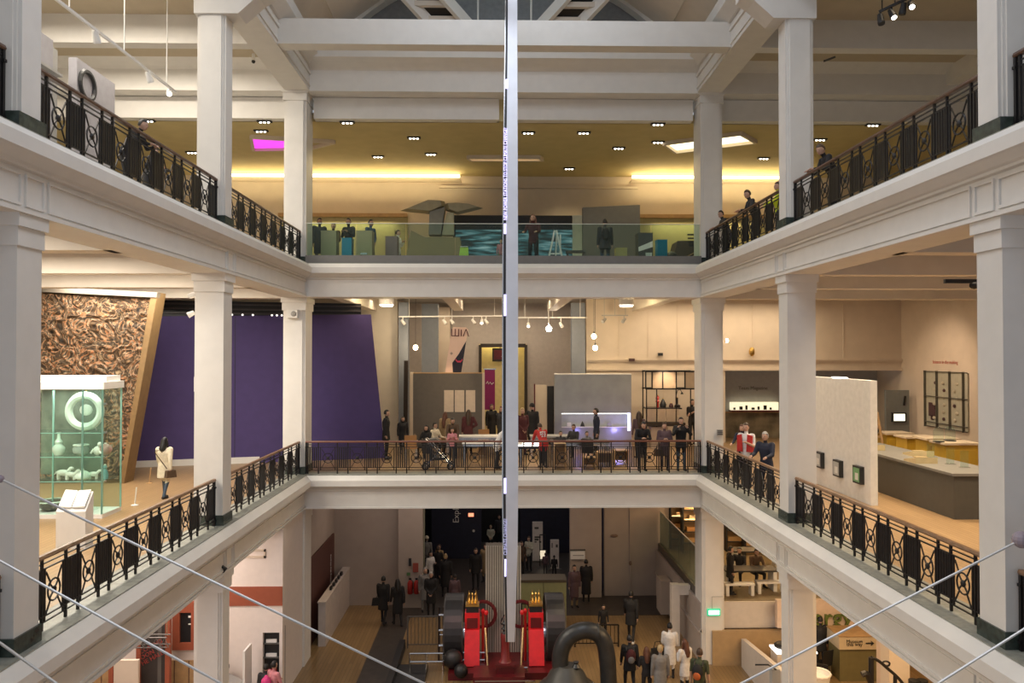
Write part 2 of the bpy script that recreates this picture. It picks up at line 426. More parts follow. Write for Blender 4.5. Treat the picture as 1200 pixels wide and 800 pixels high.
# ---------------------------------------------------------------- columns
LV = ['ground level', 'first gallery', 'top gallery']
BN = ['nearest bay', 'second from the camera', 'third from the camera', 'far corner']
def column(side, k, lev):
    y0, y1 = bays[k]
    wd = .72 if k == 3 else .65
    x0, x1 = (WL - wd, WL) if side == 'L' else (WR, WR + wd)
    z0, z1 = [(0, F1 - 1.08), (F1, F2 - 1.08), (F2, TOP + .1)][lev]
    lab = 'white square column on the %s, %s side, %s' % (LV[lev], 'left' if side == 'L' else 'right', BN[k])
    m = MB()
    if lev == 1 and k != 3: m.box(x0, x1, y0, y1, z0, z1)
    else:
        m.box(x0, x1, y0 + .06, y1 - .06, z0, z1).box(x0 + .09, x1 - .09, y0, y1, z0, z1)
        m.box(x0 + .05, x1 - .05, y0 + .03, y1 - .03, z0, z1)
    o = struct(m.build('column', WHITE), lab)
    c = MB()
    for dz0, dz1, p in ((.0, .17, .06), (.17, .42, .025)): c.box(x0 - p, x1 + p, y0 - p, y1 + p, z1 - dz1, z1 - dz0)
    c.build('capital', WHITE, o)
    if lev > 0: MB().box(x0 - .03, x1 + .03, y0 - .03, y1 + .03, z0, z0 + .24).build('plinth', GREEN, o)
for sd in 'LR':
    for k in range(4):
        for lev in range(3): column(sd, k, lev)

# ---------------------------------------------------------------- beams
def beam(label, *b): return sbox('beam', WHITE, label, *b)
for sd, x0, x1 in (('left', WL - .68, WL + .12), ('right', WR - .12, WR + .68)):
    m = MB().box(x0, x1, 1.5, 26.1, TOP, 19.45)
    xi = x1 if sd == 'left' else x0; sg = 1 if sd == 'left' else -1
    m.box(xi, xi + sg * .03, 1.5, 25.9, TOP + .12, TOP + .17).box(xi, xi + sg * .05, 1.5, 25.9, TOP + .5, TOP + .6)
    m.prism([(xi, 19.4), (xi + sg * .08, 19.4), (xi + sg * .40, 19.62), (xi + sg * .40, 19.95), (xi + sg * .1, 20.1), (xi, 20.1)], 1.5, 26, 'Y')
    struct(m.build('beam', WHITE), 'long roof beam with cornice above the %s columns' % sd)
for y, nm in ((14.1, 'second bay'), (21.9, 'last bay')):
    for x0, x1, s in ((XL, WL - .68, 'left gallery'), (WR + .68, XR, 'right gallery')):
        beam('cross beam over the top of the %s, middle of the %s' % (s, nm), x0, x1, y - .2, y + .2, TOP + .05, 19.5)
for y, nm in ((10.45, 'second'), (18.1, 'third')):
    for x0, x1, s in ((XL, WL - .68, 'left'), (WR + .68, XR, 'right')):
        beam('cross beam over the top %s gallery at the %s column' % (s, nm), x0, x1, y - .25, y + .25, TOP + .05, 19.5)
m = MB().box(WL + .05, WR - .05, 21.7, 22.1, 18.72, 19.42).box(WL + .05, WR - .05, 21.66, 22.14, 18.70, 18.80)
struct(m.build('beam', WHITE), 'broad white tie beam spanning the atrium under the roof')
beam('tie beam spanning the atrium above the picture', WL, WR, 17.9, 18.35, 19.5, 20.2)
m = MB().prism([(25.35, 18.62), (25.35, 19.3), (25.22, 19.36), (25.0, 19.42), (24.75, 19.52), (24.75, 19.78), (24.6, 19.9), (24.6, 20.05), (26.1, 20.05), (26.1, 18.62)], XL, XR, 'X')
struct(m.build('beam', WHITE), 'deep moulded beam across the far end of the roof')
for x0, x1, l in ((WL + .12, 0.08, 'left half between the columns'), (0.62, WR - .12, 'right half between the columns'), (XL, WL - .75, 'beyond the left column'), (WR + .75, XR, 'beyond the right column')):
    sbox('lintel', WHITE, 'white lintel over the far top gallery, ' + l, x0, x1, 25.95, 26.35, 17.9, 18.6)
for sd, xc, sg in (('left', WL, 1), ('right', WR, -1)):
    for y in (10.45, 18.1):
        m = MB().prism([(xc - sg * .7, 17.85), (xc + sg * .3, 17.85), (xc + sg * .75, 18.25), (xc + sg * 1.0, 18.4), (xc + sg * 1.0, 19.4), (xc - sg * .7, 19.4)], y - .3, y + .3, 'Y')
        struct(m.build('bracket', WHITE), 'white haunch bracket on the %s column at the %s bay line' % (sd, 'second' if y < 12 else 'third'))
# ceiling beams of the first gallery (underside of the top gallery)
for y, n in ((6.5, 'first'), (10.45, 'second'), (14.1, 'third'), (18.1, 'fourth'), (21.9, 'fifth')):
    for x0, x1, s in ((XL, WL - .6, 'left'), (WR + .6, XR, 'right')):
        sbox('beam', WHITE2, '%s ceiling beam of the first gallery on the %s' % (n, s), x0, x1, y - .22, y + .22, 11.92, 12.5)
for x0, x1, s in ((-1.85, -1.45, 'left of the blade'), (2.2, 2.6, 'right of the blade'), (5.9, 6.3, 'beside the right corner column'), (-5.6, -5.2, 'beside the left corner column')):
    sbox('beam', WHITE2, 'longitudinal ceiling beam of the far first gallery, ' + s, x0, x1, 26, 34, 11.95, 12.5)
for x0, x1, s in ((XL, WL - .6, 'left'), (WR + .6, XR, 'right')):
    sbox('beam', WHITE2, 'ceiling beam at the back of the first gallery on the %s' % s, x0, x1, 25.5, 26.1, 11.9, 12.5)
# conduit and picture rail lines on the far wall of the first gallery
# ---------------------------------------------------------------- roof: gable, ribs, glazing
GABLE = mat('gable_plaster', (0.30, 0.30, 0.31), 0.8, var=0.1)
CX, CZ, RR = 0.25, 15.7, 7.39
def arc(a, r): return (CX + r * math.sin(a), CZ + r * math.cos(a))
A0 = math.radians(47)
pts = [arc(-A0 + 2 * A0 * i / 20, RR + .1) for i in range(21)]
struct(MB().prism([(p[0], p[1]) for p in pts] + [(CX + 6, 20.0), (CX - 6, 20.0)], 26.0, 26.2, 'Y').build('wall_back', GABLE), 'grey gable wall closing the roof vault at the far end')
for y, n in ((25.75, 'against the gable'), (22.0, 'over the tie beam'), (18.1, 'third bay line'), (14.1, 'mid second bay'), (10.4, 'second bay line'), (6.5, 'nearest')):
    inn = [arc(-A0 + 2 * A0 * i / 20, RR - .25) for i in range(21)]; out = [arc(-A0 + 2 * A0 * i / 20, RR + .1) for i in range(21)]
    m = MB()
    for i in range(20): m.prism([inn[i], inn[i + 1], out[i + 1], out[i]], y - .2, y + .2, 'Y')
    struct(m.build('rib', WHITE), 'curved roof rib %s' % n)
GLZ = glass_mat('roof_glass', (0.80, 0.95, 0.95), 0.25)
ys = [6.7, 10.2, 10.6, 13.9, 14.3, 17.9, 18.3, 21.8, 22.2, 25.55]
m = MB()
for j in range(0, 10, 2):
    for i in range(5, 15):
        a, b = -A0 + 2 * A0 * (i + .06) / 20, -A0 + 2 * A0 * (i + .94) / 20
        p, q = arc(a, RR), arc(b, RR); m.prism([p, q, arc(b, RR + .03), arc(a, RR + .03)], ys[j], ys[j + 1], 'Y')
rw = struct(m.build('window_1', GLZ), 'curved roof glazing over the atrium', 'window')
f = MB()
for i in range(5, 16):
    a = -A0 + 2 * A0 * i / 20; p = arc(a, RR - .02)
    f.cbox((p[0], 16, p[1]), .09, 19.5, .12)
f.build('window_frame', WPAINT, rw)
m = MB()
for sg in (-1, 1):
    for (i0, i1) in ((0, 5),):
        a, b = sg * A0, sg * (A0 - 2 * A0 * 5 / 20)
        m.prism([arc(a, RR), arc(b, RR), arc(b, RR + .12), arc(a, RR + .12)], 2, 26, 'Y')
struct(m.build('ceiling', WHITE2), 'solid lower edge of the roof vault')
def ladder(sg, lab):
    r = thing('roof_blind', lab, 'blind', (0.25, 24.8, 20.6))
    def pt(u, v, o=0):   # u across, v up the slope
        return Vector((sg * (1.15 + 1.2 * u + 2.3 * v), -1.8 * v, 1.9 * v + o))
    for u in (0, 1):
        MB().bar(pt(u, 0), pt(u, 1.5), .16, .34).build('side_rail', WPAINT, r)
    for v in (0.04, .22, .55, .9): MB().bar(pt(0, v, .05), pt(1, v, .05), .16, .16).build('crossbar', WHITE2, r)
    vs = [pt(0, 0, .16), pt(1, 0, .16), pt(1, 1.5, .16), pt(0, 1.5, .16), pt(0, 0, .2), pt(1, 0, .2), pt(1, 1.5, .2), pt(0, 1.5, .2)]
    MB().add(vs, [(0, 1, 2, 3), (7, 6, 5, 4), (0, 4, 5, 1), (1, 5, 6, 2), (2, 6, 7, 3), (3, 7, 4, 0)]).build('blind_panel', BLACK, r)
    for u in (.0, ): MB().tube([pt(-.25, 0, -.2), pt(-.25, 0, 2.6)], .03, 6).build('hanger', WPAINT, r)
ladder(-1, 'sloping white frame with a dark blind under the roof, left of the metal blade')
ladder(1, 'sloping white frame with a dark blind under the roof, right of the metal blade')

for x0, x1, s in ((-15.0, -14.5, 'left'), (14.8, 15.3, 'right')):
    sbox('beam', WHITE, 'longitudinal ceiling beam of the top gallery on the %s' % s, x0, x1, 1.5, 25.4, 18.95, 19.5)
sbox('lintel', OLIVE, 'recessed dark infill between the two halves of the far lintel', .0, .7, 26.15, 26.3, 17.9, 18.66)
for sd, sg in (('left', -1), ('right', 1)):
    a, b = arc(sg * A0, RR + .06), (WL - .1, 20.06) if sg < 0 else (WR + .1, 20.06)
    m = MB().prism([a, b, (b[0], b[1] + .12), (a[0], a[1] + .12)], 1.5, 26.2, 'Y')
    struct(m.build('ceiling', WHITE2), 'sloping soffit between the cornice and the roof vault on the %s' % sd)
# ================================================================== iron balustrades
MOD = 0.95
_post = MB().box(-.018, .018, -.018, .018, 0, 1.0).build('post', IRON)
_slim = MB().box(-.014, .014, -.012, .012, .12, .86).build('baluster', IRON)
_bar = MB().box(-.020, .020, -.010, .010, .18, .84).build('baluster', IRON)
_m = MB()
for s in (-1, 1):
    _m.bar((-.2, 0, .5 - s * .30), (-.095, 0, .5 - s * .13), .018).bar((.2, 0, .5 + s * .30), (.095, 0, .5 + s * .13), .018)
    _m.bar((s * .12, 0, .5 - s * .12), (0, 0, .5), .018).bar((s * .12, 0, .5 + s * .12), (0, 0, .5), .018)
_cross = _m.build('lattice', IRON)
_ring = MB().torus((0, 0, .5), .155, .014, 'Y', 18, 5).build('ring', IRON)
_boss = MB().ell((0, 0, .5), .055, .03, .055, 10, 6).build('boss', IRON)
SRC = [_post, _slim, _bar, _cross, _ring, _boss]
for q in SRC: COL.objects.unlink(q)
def balustrade(label, loc, rz, length, first, n, group=None, ends=(True, True), handm=None):
    """local x along the rail; first = centre of the first ring panel"""
    r = thing('balustrade', label, 'railing', loc, rz)
    mm = MB()
    sec = [(-.035, 1.0), (.035, 1.0), (.045, 1.025), (.03, 1.06), (-.03, 1.06), (-.045, 1.025)]
    mm.prism(sec, 0, length, 'X'); mm.build('handrail', handm or BRONZE, r)
    for z, h in ((.10, .02), (.18, .02), (.845, .02), (.925, .016)):
        MB().box(0, length, -.012, .012, z, z + h).build('rail', IRON, r)
    edges = []
    for i in range(n):
        u = first + i * MOD
        x = inst(_cross, r, (u, 0, 0)); inst(_ring, x); inst(_boss, x)
        for d in (-.235, .235):
            if 0 < u + d < length: inst(_slim, r, (u + d, 0, 0))
    k0 = -1
    for i in range(-1, n):
        c = first + (i + .5) * MOD           # centre of a barred panel
        for d in (-.17, .17):
            if .03 < c + d < length - .03: inst(_post, r, (c + d, 0, 0))
        for d in (-.105, -.036, .036, .105):
            if .03 < c + d < length - .03: inst(_bar, r, (c + d, 0, 0))
    for e, on in ((.02, ends[0]), (length - .02, ends[1])):
        if on:
            q = MB().box(e - .022, e + .022, -.03, .03, 0, 1.0).box(e - .03, e + .03, -.045, .045, .84, .88).box(e - .03, e + .03, -.045, .045, .1, .14)
            q.build('newel', IRON, r)
    return r
RXL, RXR = WL - .17, WR + .17
GILT = mat('worn_bronze_handrail', (0.22, 0.12, 0.06), 0.35, var=0.25)
for F, fl in ((F1, 'first gallery'), (F2, 'top gallery')):
    for x, s in ((RXL, 'left'), (RXR, 'right')):
        hm = GILT if F == F1 else BRONZE
        balustrade('black iron balustrade of the %s, %s side, running out of the frame' % (fl, s), (x, 7.3, F + .012), PI / 2, 2.85, .55, 3, None, (False, True), hm)
        balustrade('black iron balustrade of the %s on the %s, between the two nearest columns' % (fl, s), (x, 10.8, F + .012), PI / 2, 7.0, .62, 7, None, (True, True), hm)
        balustrade('black iron balustrade of the %s on the %s, ending at the far corner column' % (fl, s), (x, 18.45, F + .012), PI / 2, 6.9, .58, 7, None, (True, True), hm)
balustrade('long iron balustrade with red-brown handrail across the far first gallery', (WL + .02, YB + .15, F1 + .012), 0, 12.85, .72, 13, None, (True, True), mat('red_brown_handrail', (.16, .055, .03), .4))

# ---------------------------------------------------------------- glass balustrade of the far top gallery
g = thing('glass_balustrade', 'frameless glass balustrade on a dark grey curb across the far top gallery', 'railing', (0, YB + .1, F2))
MB().box(WL + .03, WR - .03, -.14, .14, -.01, .27).build('curb', mat('curb_grey', (.17, .165, .155), .6), g)
nP = 8; wP = (WR - WL - .1) / nP
for i in range(nP):
    MB().box(WL + .05 + i * wP + .01, WL + .05 + (i + 1) * wP - .01, -.012, .012, .26, 1.32).build('pane', GLASS, g)
MB().box(WL + .04, WR - .04, -.018, .018, 1.315, 1.335).build('top_rail', mat('glass_top_edge', (.62, .66, .60), .25), g)

# ================================================================== top gallery, far end
SLOT = BLACK
dl = None
DLP = [(310, 142), (306, 153), (407, 143), (485, 161), (443, 183), (505, 180), (619, 155), (684, 155), (725, 173), (667, 197), (771, 145), (771, 166), (895, 185), (961, 163), (1023, 146), (173, 141), (225, 178)]
ORD = 'first second third fourth fifth sixth seventh eighth ninth tenth eleventh twelfth thirteenth fourteenth fifteenth sixteenth seventeenth'.split()
for i, (px, py) in enumerate(DLP):
    lab = 'black slot downlight with three bright bulbs, %s from the left in the olive ceiling' % ORD[sorted(DLP).index((px, py))]
    p = atZ(px, py, 17.885)
    if dl is None:
        dl = thing('ceiling_downlight', lab, 'ceiling light', p, 0, 'slot downlights in the olive ceiling')
        MB().box(-.24, .24, -.09, .09, -.035, .01).build('housing', BLACK, dl)
        for d in (-.13, 0, .13): MB().lathe([(.035, -.06), (.045, -.03)], 8, (d, 0, 0)).build('bulb', BULBW, dl)
    else: dup(dl, p, None, lab)
    spot('downlight_lamp', (p.x, p.y, 17.8), (p.x, p.y + .2, 13), 66, (1, .80, .45), 110, .6, .06)
COVE = mat('cove_lamp', (1, .9, .65), .5, var=0, emit=(1, .86, .55), estr=4.0)
for x0, x1, s in ((-12.5, -1.6, 'left of the blade'), (5.9, 13.0, 'right of the blade')):
    c = thing('cove_light', 'long glowing cove light along the far wall, ' + s, 'ceiling light', (0, 33.75, 17.6))
    MB().box(x0, x1, 0, .12, .08, .24).build('lamp', COVE, c)
    MB().box(x0 - .05, x1 + .05, -.08, .5, 0, .06).box(x0 - .05, x1 + .05, -.1, -.06, 0, .09).build('trough', WALLP, c)
    area('cove_wash', ((x0 + x1) / 2, 33.55, 17.55), x1 - x0, .15, 22, (1, .82, .5), (math.radians(-25), 0, 0))
    area('cove_wash', ((x0 + x1) / 2, 33.2, 17.0), x1 - x0, .3, 75, (1, .80, .42), (math.radians(165), 0, 0))
YEL = mat('yellow_lit_wall', (.46, .39, .19), .7)  # yellow light on the lower wall is put into its colour
for x0, x1, s in ((-9.5, -3.9, 'left part'), (6.2, 12, 'right part')):
    w = struct(MB().box(x0, x1, 34.2, 34.3, F2, 16.1).build('wall_back', YEL), 'yellow-lit lower wall of the far top gallery, ' + s)
    MB().box(x0, x1, 34.0, 34.3, 16.05, 16.2).build('ledge', OAKW, w)
    area('yellow_wash', ((x0 + x1) / 2, 33.9, 15.95), 4.5, .2, 26, (1, .85, .45), (math.radians(-12), 0, 0))
sbox('trim_3', WALLP, 'thin ledge along the far wall of the top gallery', -2.5, 6.2, 34.1, 34.3, 17.35, 17.45)
def ceiling_recess(label, a, b, c, d, panelm, fm):
    P = [atZ(*q, 17.9) for q in (a, b, c, d)]
    o = P[0]; r = thing('ceiling_recess', label, 'ceiling light', (o.x, o.y, 17.9))
    L = [(p - o) for p in P]
    MB().add([(p.x, p.y, -.02) for p in L] + [(p.x, p.y, -.005) for p in L], [(0, 1, 2, 3), (7, 6, 5, 4), (0, 4, 5, 1), (1, 5, 6, 2), (2, 6, 7, 3), (3, 7, 4, 0)]).build('recess_panel', panelm, r)
    for i in range(4):
        p, q = L[i], L[(i + 1) % 4]
        MB().bar((p.x, p.y, -.07), (q.x, q.y, -.07), .10, .14).build('frame_edge', fm, r)
    return r, L
r, L = ceiling_recess('slanted ceiling recess glowing magenta beside the left column', (294, 158), (392, 164), (362, 172), (297, 173), OLIVE, WALLP)
MB().add([(p.x, p.y, z) for z in (-.04, -.021) for p in (L[0], L[0] * .6 + L[1] * .4, L[3] * .45 + L[2] * .55, L[3])], [(0, 1, 2, 3), (7, 6, 5, 4), (0, 4, 5, 1), (1, 5, 6, 2), (2, 6, 7, 3), (3, 7, 4, 0)]).build('magenta_panel', mat('magenta_glow', (.6, .05, .6), .5, var=0, emit=(.75, .06, .75), estr=.8), r)  # panel emission stands in for magenta light inside the recess
ceiling_recess('slanted ceiling recess glowing cream behind the right column', (778, 166), (868, 154), (886, 164), (792, 176), mat('cream_glow', (1, .95, .7), .5, var=0, emit=(1, .93, .62), estr=1.6), WALLP)  # panel emission stands in for cream light inside the recess
ceiling_recess('narrow lit ceiling slot behind the metal blade', (548, 182), (632, 182), (636, 185), (552, 185), mat('soft_glow', (1, .8, .5), .5, var=0, emit=(1, .75, .45), estr=.8), WALLP)

def boxthing(name, label, cat, px0, px1, pytop, Y, dep, zf, m, group=None, bevel=True, topm=None, part='body'):
    """a plinth / cabinet standing on floor zf; picture columns px0..px1, top at pytop on its front at depth Y"""
    a = atY(px0, pytop, Y); b = atY(px1, pytop, Y)
    r = thing(name, label, cat, ((a.x + b.x) / 2, Y + dep / 2, zf), 0, group)
    w = abs(b.x - a.x); h = a.z - zf
    MB().box(-w / 2, w / 2, -dep / 2, dep / 2, .04, h - .03).box(-w / 2 + .03, w / 2 - .03, -dep / 2 + .03, dep / 2 - .03, 0, .04).build(part, m, r)
    MB().box(-w / 2 - .008, w / 2 + .008, -dep / 2 - .008, dep / 2 + .008, h - .03, h).build('top', topm or m, r)
    return r, w, h
TAN = mat('tan_laminate', (.30, .26, .14), .5); BLU = mat('turquoise_laminate', (.0, .20, .34), .4); MAU = mat('mauve_laminate', (.20, .13, .12), .5)
r, w, h = boxthing('plinth', 'tan exhibit plinth in front of the leftmost onlookers behind the glass', 'plinth', 376, 394, 270, 26.3, .5, F2, TAN); MB().cbox((.05, -.05, h + .01), .3, .25, .02).build('touch_screen', BLACK, r)
r, w, h = boxthing('plinth', 'wider tan exhibit plinth with a bright glint, behind the glass', 'plinth', 417, 436, 270, 26.3, .5, F2, TAN); MB().cbox((0, -.26, .45), .22, .02, .06).build('nameplate', CHROME, r)
boxthing('plinth', 'turquoise block plinth between the two tan plinths', 'plinth', 400.5, 412, 278.5, 26.2, .4, F2, BLU)
r, w, h = boxthing('plinth', 'mauve lectern plinth with a thin upright stylus, behind the glass', 'plinth', 451.5, 465.5, 276.5, 26.8, .5, F2, MAU); MB().tube([(.1, 0, h), (.1, 0, h + .25)], .012, 6).build('stylus', BLACK, r)
boxthing('plinth', 'turquoise block plinth near the right end of the glass', 'plinth', 770.5, 782, 280.5, 26.2, .4, F2, BLU)
r, w, h = boxthing('display_desk', 'dark grey sloping display desk with a white leaflet, left of the turquoise block', 'desk', 748, 765, 272.5, 27.2, .6, F2, GREYD)
MB().add([(-.25, -.34, h * .5), (.25, -.34, h * .62), (.25, -.31, h * .78), (-.25, -.31, h * .62)], [(0, 1, 2, 3)]).build('leaflet_panel', WPAINT, r)
# dark wedge with stair lines
p0 = atY(785, 300, 27.6); r = thing('display_wedge', 'dark brown wedge-sided display at the right end of the glass with pale diagonal rails', 'display', (p0.x, 27.6, F2))
MB().prism([(0, 0), (.28, 1.1), (1.1, 1.12), (1.1, 0)], 0, .9, 'Y').build('body', mat('dark_brown_panel', (.075, .05, .03), .6), r)
for k in range(3): MB().bar((.05, -.03, .05 + .1 * k), (1.0, -.03, .55 + .1 * k), .03).build('diagonal_rail', OAKW, r)
for k in range(4): MB().cbox((.8, -.03, 1.32 - .13 * k), .36 - .04 * k, .03, .05).build('text_strip', BLACK, r)
# angular canopy sculpture
cY = 31.0
def cp(x, y, Y=cY): q = atY(x, y, Y); return q
o = cp(515, 300); r = thing('canopy_sculpture', 'large grey-brown angular canopy on a slanted stem, like a folded wing', 'sculpture', (o.x, cY, F2))
def cl(x, y): q = cp(x, y); return (q.x - o.x, q.z - F2)
CAN = mat('canopy_brown', (.27, .24, .17), .55, var=.1)
def hexprism(poly, y0, y1, nm, inset=.35):
    m = MB(); pl = [cl(*p) for p in poly]; n = len(pl); cx = sum(p[0] for p in pl) / n; cz = sum(p[1] for p in pl) / n
    f = [(cx + (p[0] - cx) * (1 - inset), y0, cz + (p[1] - cz) * (1 - inset * .6)) for p in pl]
    c = [(p[0], (y0 + y1) / 2, p[1]) for p in pl]; b = [(cx + (p[0] - cx) * (1 - inset), y1, cz + (p[1] - cz) * (1 - inset * .6)) for p in pl]
    fs = [list(range(n)), list(range(3 * n - 1, 2 * n - 1, -1))]
    for k in (0, n):
        fs += [[k + (i + 1) % n, k + i, k + n + i, k + n + (i + 1) % n] for i in range(n)]
    m.add(f + c + b, fs).build(nm, CAN, r)
hexprism([(469, 247), (502, 235), (521, 236), (523, 243), (510, 248), (503, 250)], -.4, .4, 'left_wing', .25)
hexprism([(521, 239), (535, 238.5), (553, 240), (566, 244), (548, 248), (535, 251), (523, 247)], -.35, .35, 'right_wing', .25)
MB().prism([cl(504, 249), cl(522, 244), cl(517, 276), cl(503, 276)], -.3, .3, 'Y').build('stem', mat('stem_grey', (.19, .185, .16), .5), r)
MB().prism([cl(524, 250), cl(532, 250), cl(532, 276), cl(518, 276)], -.2, .2, 'Y').build('brace', mat('stem_pale', (.40, .38, .26), .5), r)
MB().prism([(cl(474, 306)[0], 0), cl(484, 273), cl(500, 281), cl(540, 281), (cl(545, 306)[0], 0)], -.7, .7, 'Y').build('base', mat('khaki', (.26, .22, .12), .6), r)
for z in (.35, .6, .85): MB().box(-.3, 1.0, -.76, -.70, z, z + .04).build('shelf_edge', OAKW, r)
# dark wall of screens
a = atY(531, 252, 33.0); b = atY(672, 252, 33.0)
r = thing('video_wall', 'long dark video wall showing blurred teal streaks behind the glass', 'screen', (a.x, 33.0, F2))
wv = b.x - a.x; hv = a.z - F2
MB().box(0, wv, 0, .25, 0.0, hv).build('cabinet', BLACK, r)
def streak_mat(name):
    m = bpy.data.materials.new(name); m.use_nodes = True; nt = m.node_tree; bs = nt.nodes['Principled BSDF']
    tc = nt.nodes.new('ShaderNodeTexCoord'); mp = nt.nodes.new('ShaderNodeMapping'); mp.inputs['Scale'].default_value = (.7, 1, 5)
    n = nt.nodes.new('ShaderNodeTexNoise'); n.inputs['Scale'].default_value = 1.6; n.inputs['Detail'].default_value = 5
    rp = nt.nodes.new('ShaderNodeValToRGB'); e = rp.color_ramp.elements
    e[0].position = .42; e[0].color = (.01, .02, .02, 1); e[1].position = .72; e[1].color = (.34, .46, .48, 1); q = e.new(.55); q.color = (.06, .16, .18, 1)
    nt.links.new(tc.outputs['Object'], mp.inputs[0]); nt.links.new(mp.outputs[0], n.inputs[0]); nt.links.new(n.outputs[0], rp.inputs[0])
    bs.inputs['Base Color'].default_value = (.01, .01, .01, 1); nt.links.new(rp.outputs[0], bs.inputs['Emission Color']); bs.inputs['Emission Strength'].default_value = .5
    return m
ST = streak_mat('teal_streaks')
for k, (u0, u1) in enumerate(((.02, .40), (.41, .70), (.71, .99))):
    MB().box(wv * u0, wv * u1, -.03, 0, .25, hv - .62).build('screen', ST, r)
boxthing('totem', 'white upright panel beside the video wall', 'panel', 671, 683, 252, 32.4, .12, F2, mat('pale_green_white', (.66, .70, .60), .5), None)
a = atY(683, 243, 30.0); b = atY(750, 240, 30.0)
r = thing('partition', 'tall dark grey partition behind the backpacker', 'partition', (a.x, 30.0, F2))
MB().prism([(0, 0), (b.x - a.x, 0), (b.x - a.x, b.z - F2), (0, a.z - F2)], 0, .25, 'Y').build('panel', mat('partition_grey', (.125, .115, .10), .6), r)
MB().box(.02, b.x - a.x - .02, -.02, 0, 0, .12).build('kickboard', BLACK, r)
# stepladder-like white easel
a = atY(651, 300, 27.5); r = thing('easel', 'white A-shaped easel in front of the video wall', 'easel', (a.x, 27.5, F2))
for s in (-1, 1): MB().bar((s * .34, 0, 0), (s * .03, 0, 1.45), .06).build('leg', WPAINT, r)
MB().bar((0, .3, 0), (.05, 0, 1.4), .05).build('leg', WPAINT, r); MB().bar((-.2, 0, .62), (.2, 0, .62), .05).build('crossbar', WPAINT, r)
MB().bar((.17, .02, .6), (.17, .02, 1.3), .05).build('upright', WPAINT, r)
r, w, h = boxthing('stool', 'yellow-green cube stool behind the glass beside the backpacker', 'stool', 722, 735, 290, 27.2, .4, F2, mat('stool_yellow', (.45, .38, .14), .5))
r = thing('gym_ball', 'black rubber ball beside the right turquoise block', 'ball', (atY(787, 292, 26.9).x, 26.9, F2)); MB().ell((0, 0, .32), .24, .24, .32, 16, 10).build('ball', BLACK, r, smooth=True); MB().lathe([(.15, 0), (.17, .03)], 12).build('ring_base', BLACK, r)
a = atY(543, 300, 26.6); r = thing('floor_sign', 'lime green folding floor sign behind the glass', 'sign', (a.x, 26.6, F2))
MB().prism([(-.2, 0), (.2, 0), (.16, .72), (-.10, .72)], -.1, -.06, 'Y').build('board', mat('lime', (.50, .72, .10), .5), r); MB().prism([(-.2, 0), (.2, 0), (.16, .72), (-.10, .72)], .16, .2, 'Y').build('board', MATS['lime'], r)
MB().box(-.1, .16, -.1, .2, .70, .74).build('hinge', WPAINT, r)
# small seat and bench lines right of the easel
a = atY(675, 300, 27.8); r = thing('bench', 'dark low bench with slatted legs right of the white easel', 'bench', (a.x, 27.8, F2)); MB().box(-.35, .35, -.2, .2, .7, .76).build('seat', GREYD, r)
for x in (-.3, .3): MB().bar((x, -.15, 0), (x, -.15, .7), .05).build('leg', GREYD, r); MB().bar((x, .15, 0), (x, .15, .7), .05).build('leg', GREYD, r)
r, w, h = boxthing('small_sign', 'small white sign on the floor left of the right turquoise block', 'sign', 757, 764, 296, 26.0, .05, F2, WPAINT)

# ================================================================== top gallery, left and right
ws = thing('partition', 'grey exhibition partition with a large black ring, top gallery on the left', 'partition', (-10.0, 18.7, F2))
MB().box(-.2, 0, 0, 1.85, 0, 4.15).build('panel', mat('lilac_grey', (.34, .33, .36), .6), ws); MB().torus((.02, .44, 3.62), .34, .06, 'X', 24, 6).build('black_ring', BLACK, ws)
ws = thing('partition', 'pale grey partition with a shelf, top gallery on the left behind the nearest column', 'partition', (-10.0, 16.2, F2))
MB().box(-.2, 0, 0, 1.5, 0, 4.15).build('panel', MATS['lilac_grey'], ws); MB().box(0, .25, .6, 1.45, 3.3, 3.36).build('shelf', GREYP, ws)
MB().box(-.5, -.15, 1.5, 1.95, 0, 4.1).build('return_panel', GREYP, ws)
def track(label, p0, p1, n, spots, drop=.18, m=WPAINT, hang=None):
    p0 = Vector(p0); p1 = Vector(p1); r = thing('lighting_track', label, 'light', p0)
    d = p1 - p0; MB().bar((0, 0, 0), d, .05, .05).build('rail', m, r)
    if hang:
        for t in (.1, .5, .9):
            q = d * t; MB().bar(q, q + Vector((0, 0, hang)), .02).build('hanger', m, r)
    for t, aim, lit in spots:
        q = d * t; a = Vector(aim).normalized()
        h = MB().tube([q, q + Vector((0, 0, -drop))], .02, 6).build('arm', m, r)
        c = q + Vector((0, 0, -drop)); MB().tube([c - a * .10, c + a * .10, c + a * .14], [.055, .075, .07], 10).build('spot_head', m, h, smooth=False)
        if lit: MB().tube([c + a * .141, c + a * .150], .055, 10).build('lens', BULBW, h)
    return r
track('white lighting track with three spotlights over the top left gallery', atX(62, -4, -8.0), atX(206, 108, -8.0), 3, ((.28, (0, .5, -1), False), (.72, (0.2, .5, -1), False), (.93, (.3, -.8, -.6), True)), .12, WPAINT, 2.9)
track('black spotlight cluster under the ceiling of the top right gallery', atY(1030, 14, 16.5), atY(1068, -4, 16.2), 3, ((.05, (0, -.3, -1), False), (.4, (0.1, -.6, -1), True), (.75, (-.1, .2, -1), False), (.98, (-.2, -.8, -.8), True)), .16, BLACK, 2.25)
def smallbox(name, label, cat, loc, sx, sy, sz, m, m2=None, lens=True):
    r = thing(name, label, cat, loc)
    MB().cbox((0, 0, 0), sx, sy, sz).build('housing', m, r)
    if lens: MB().tube([(0, -sy / 2 - .12, -.02), (0, -sy / 2, 0)], min(sx, sz) * .3, 8).build('lens', m2 or BLACK, r)
    return r
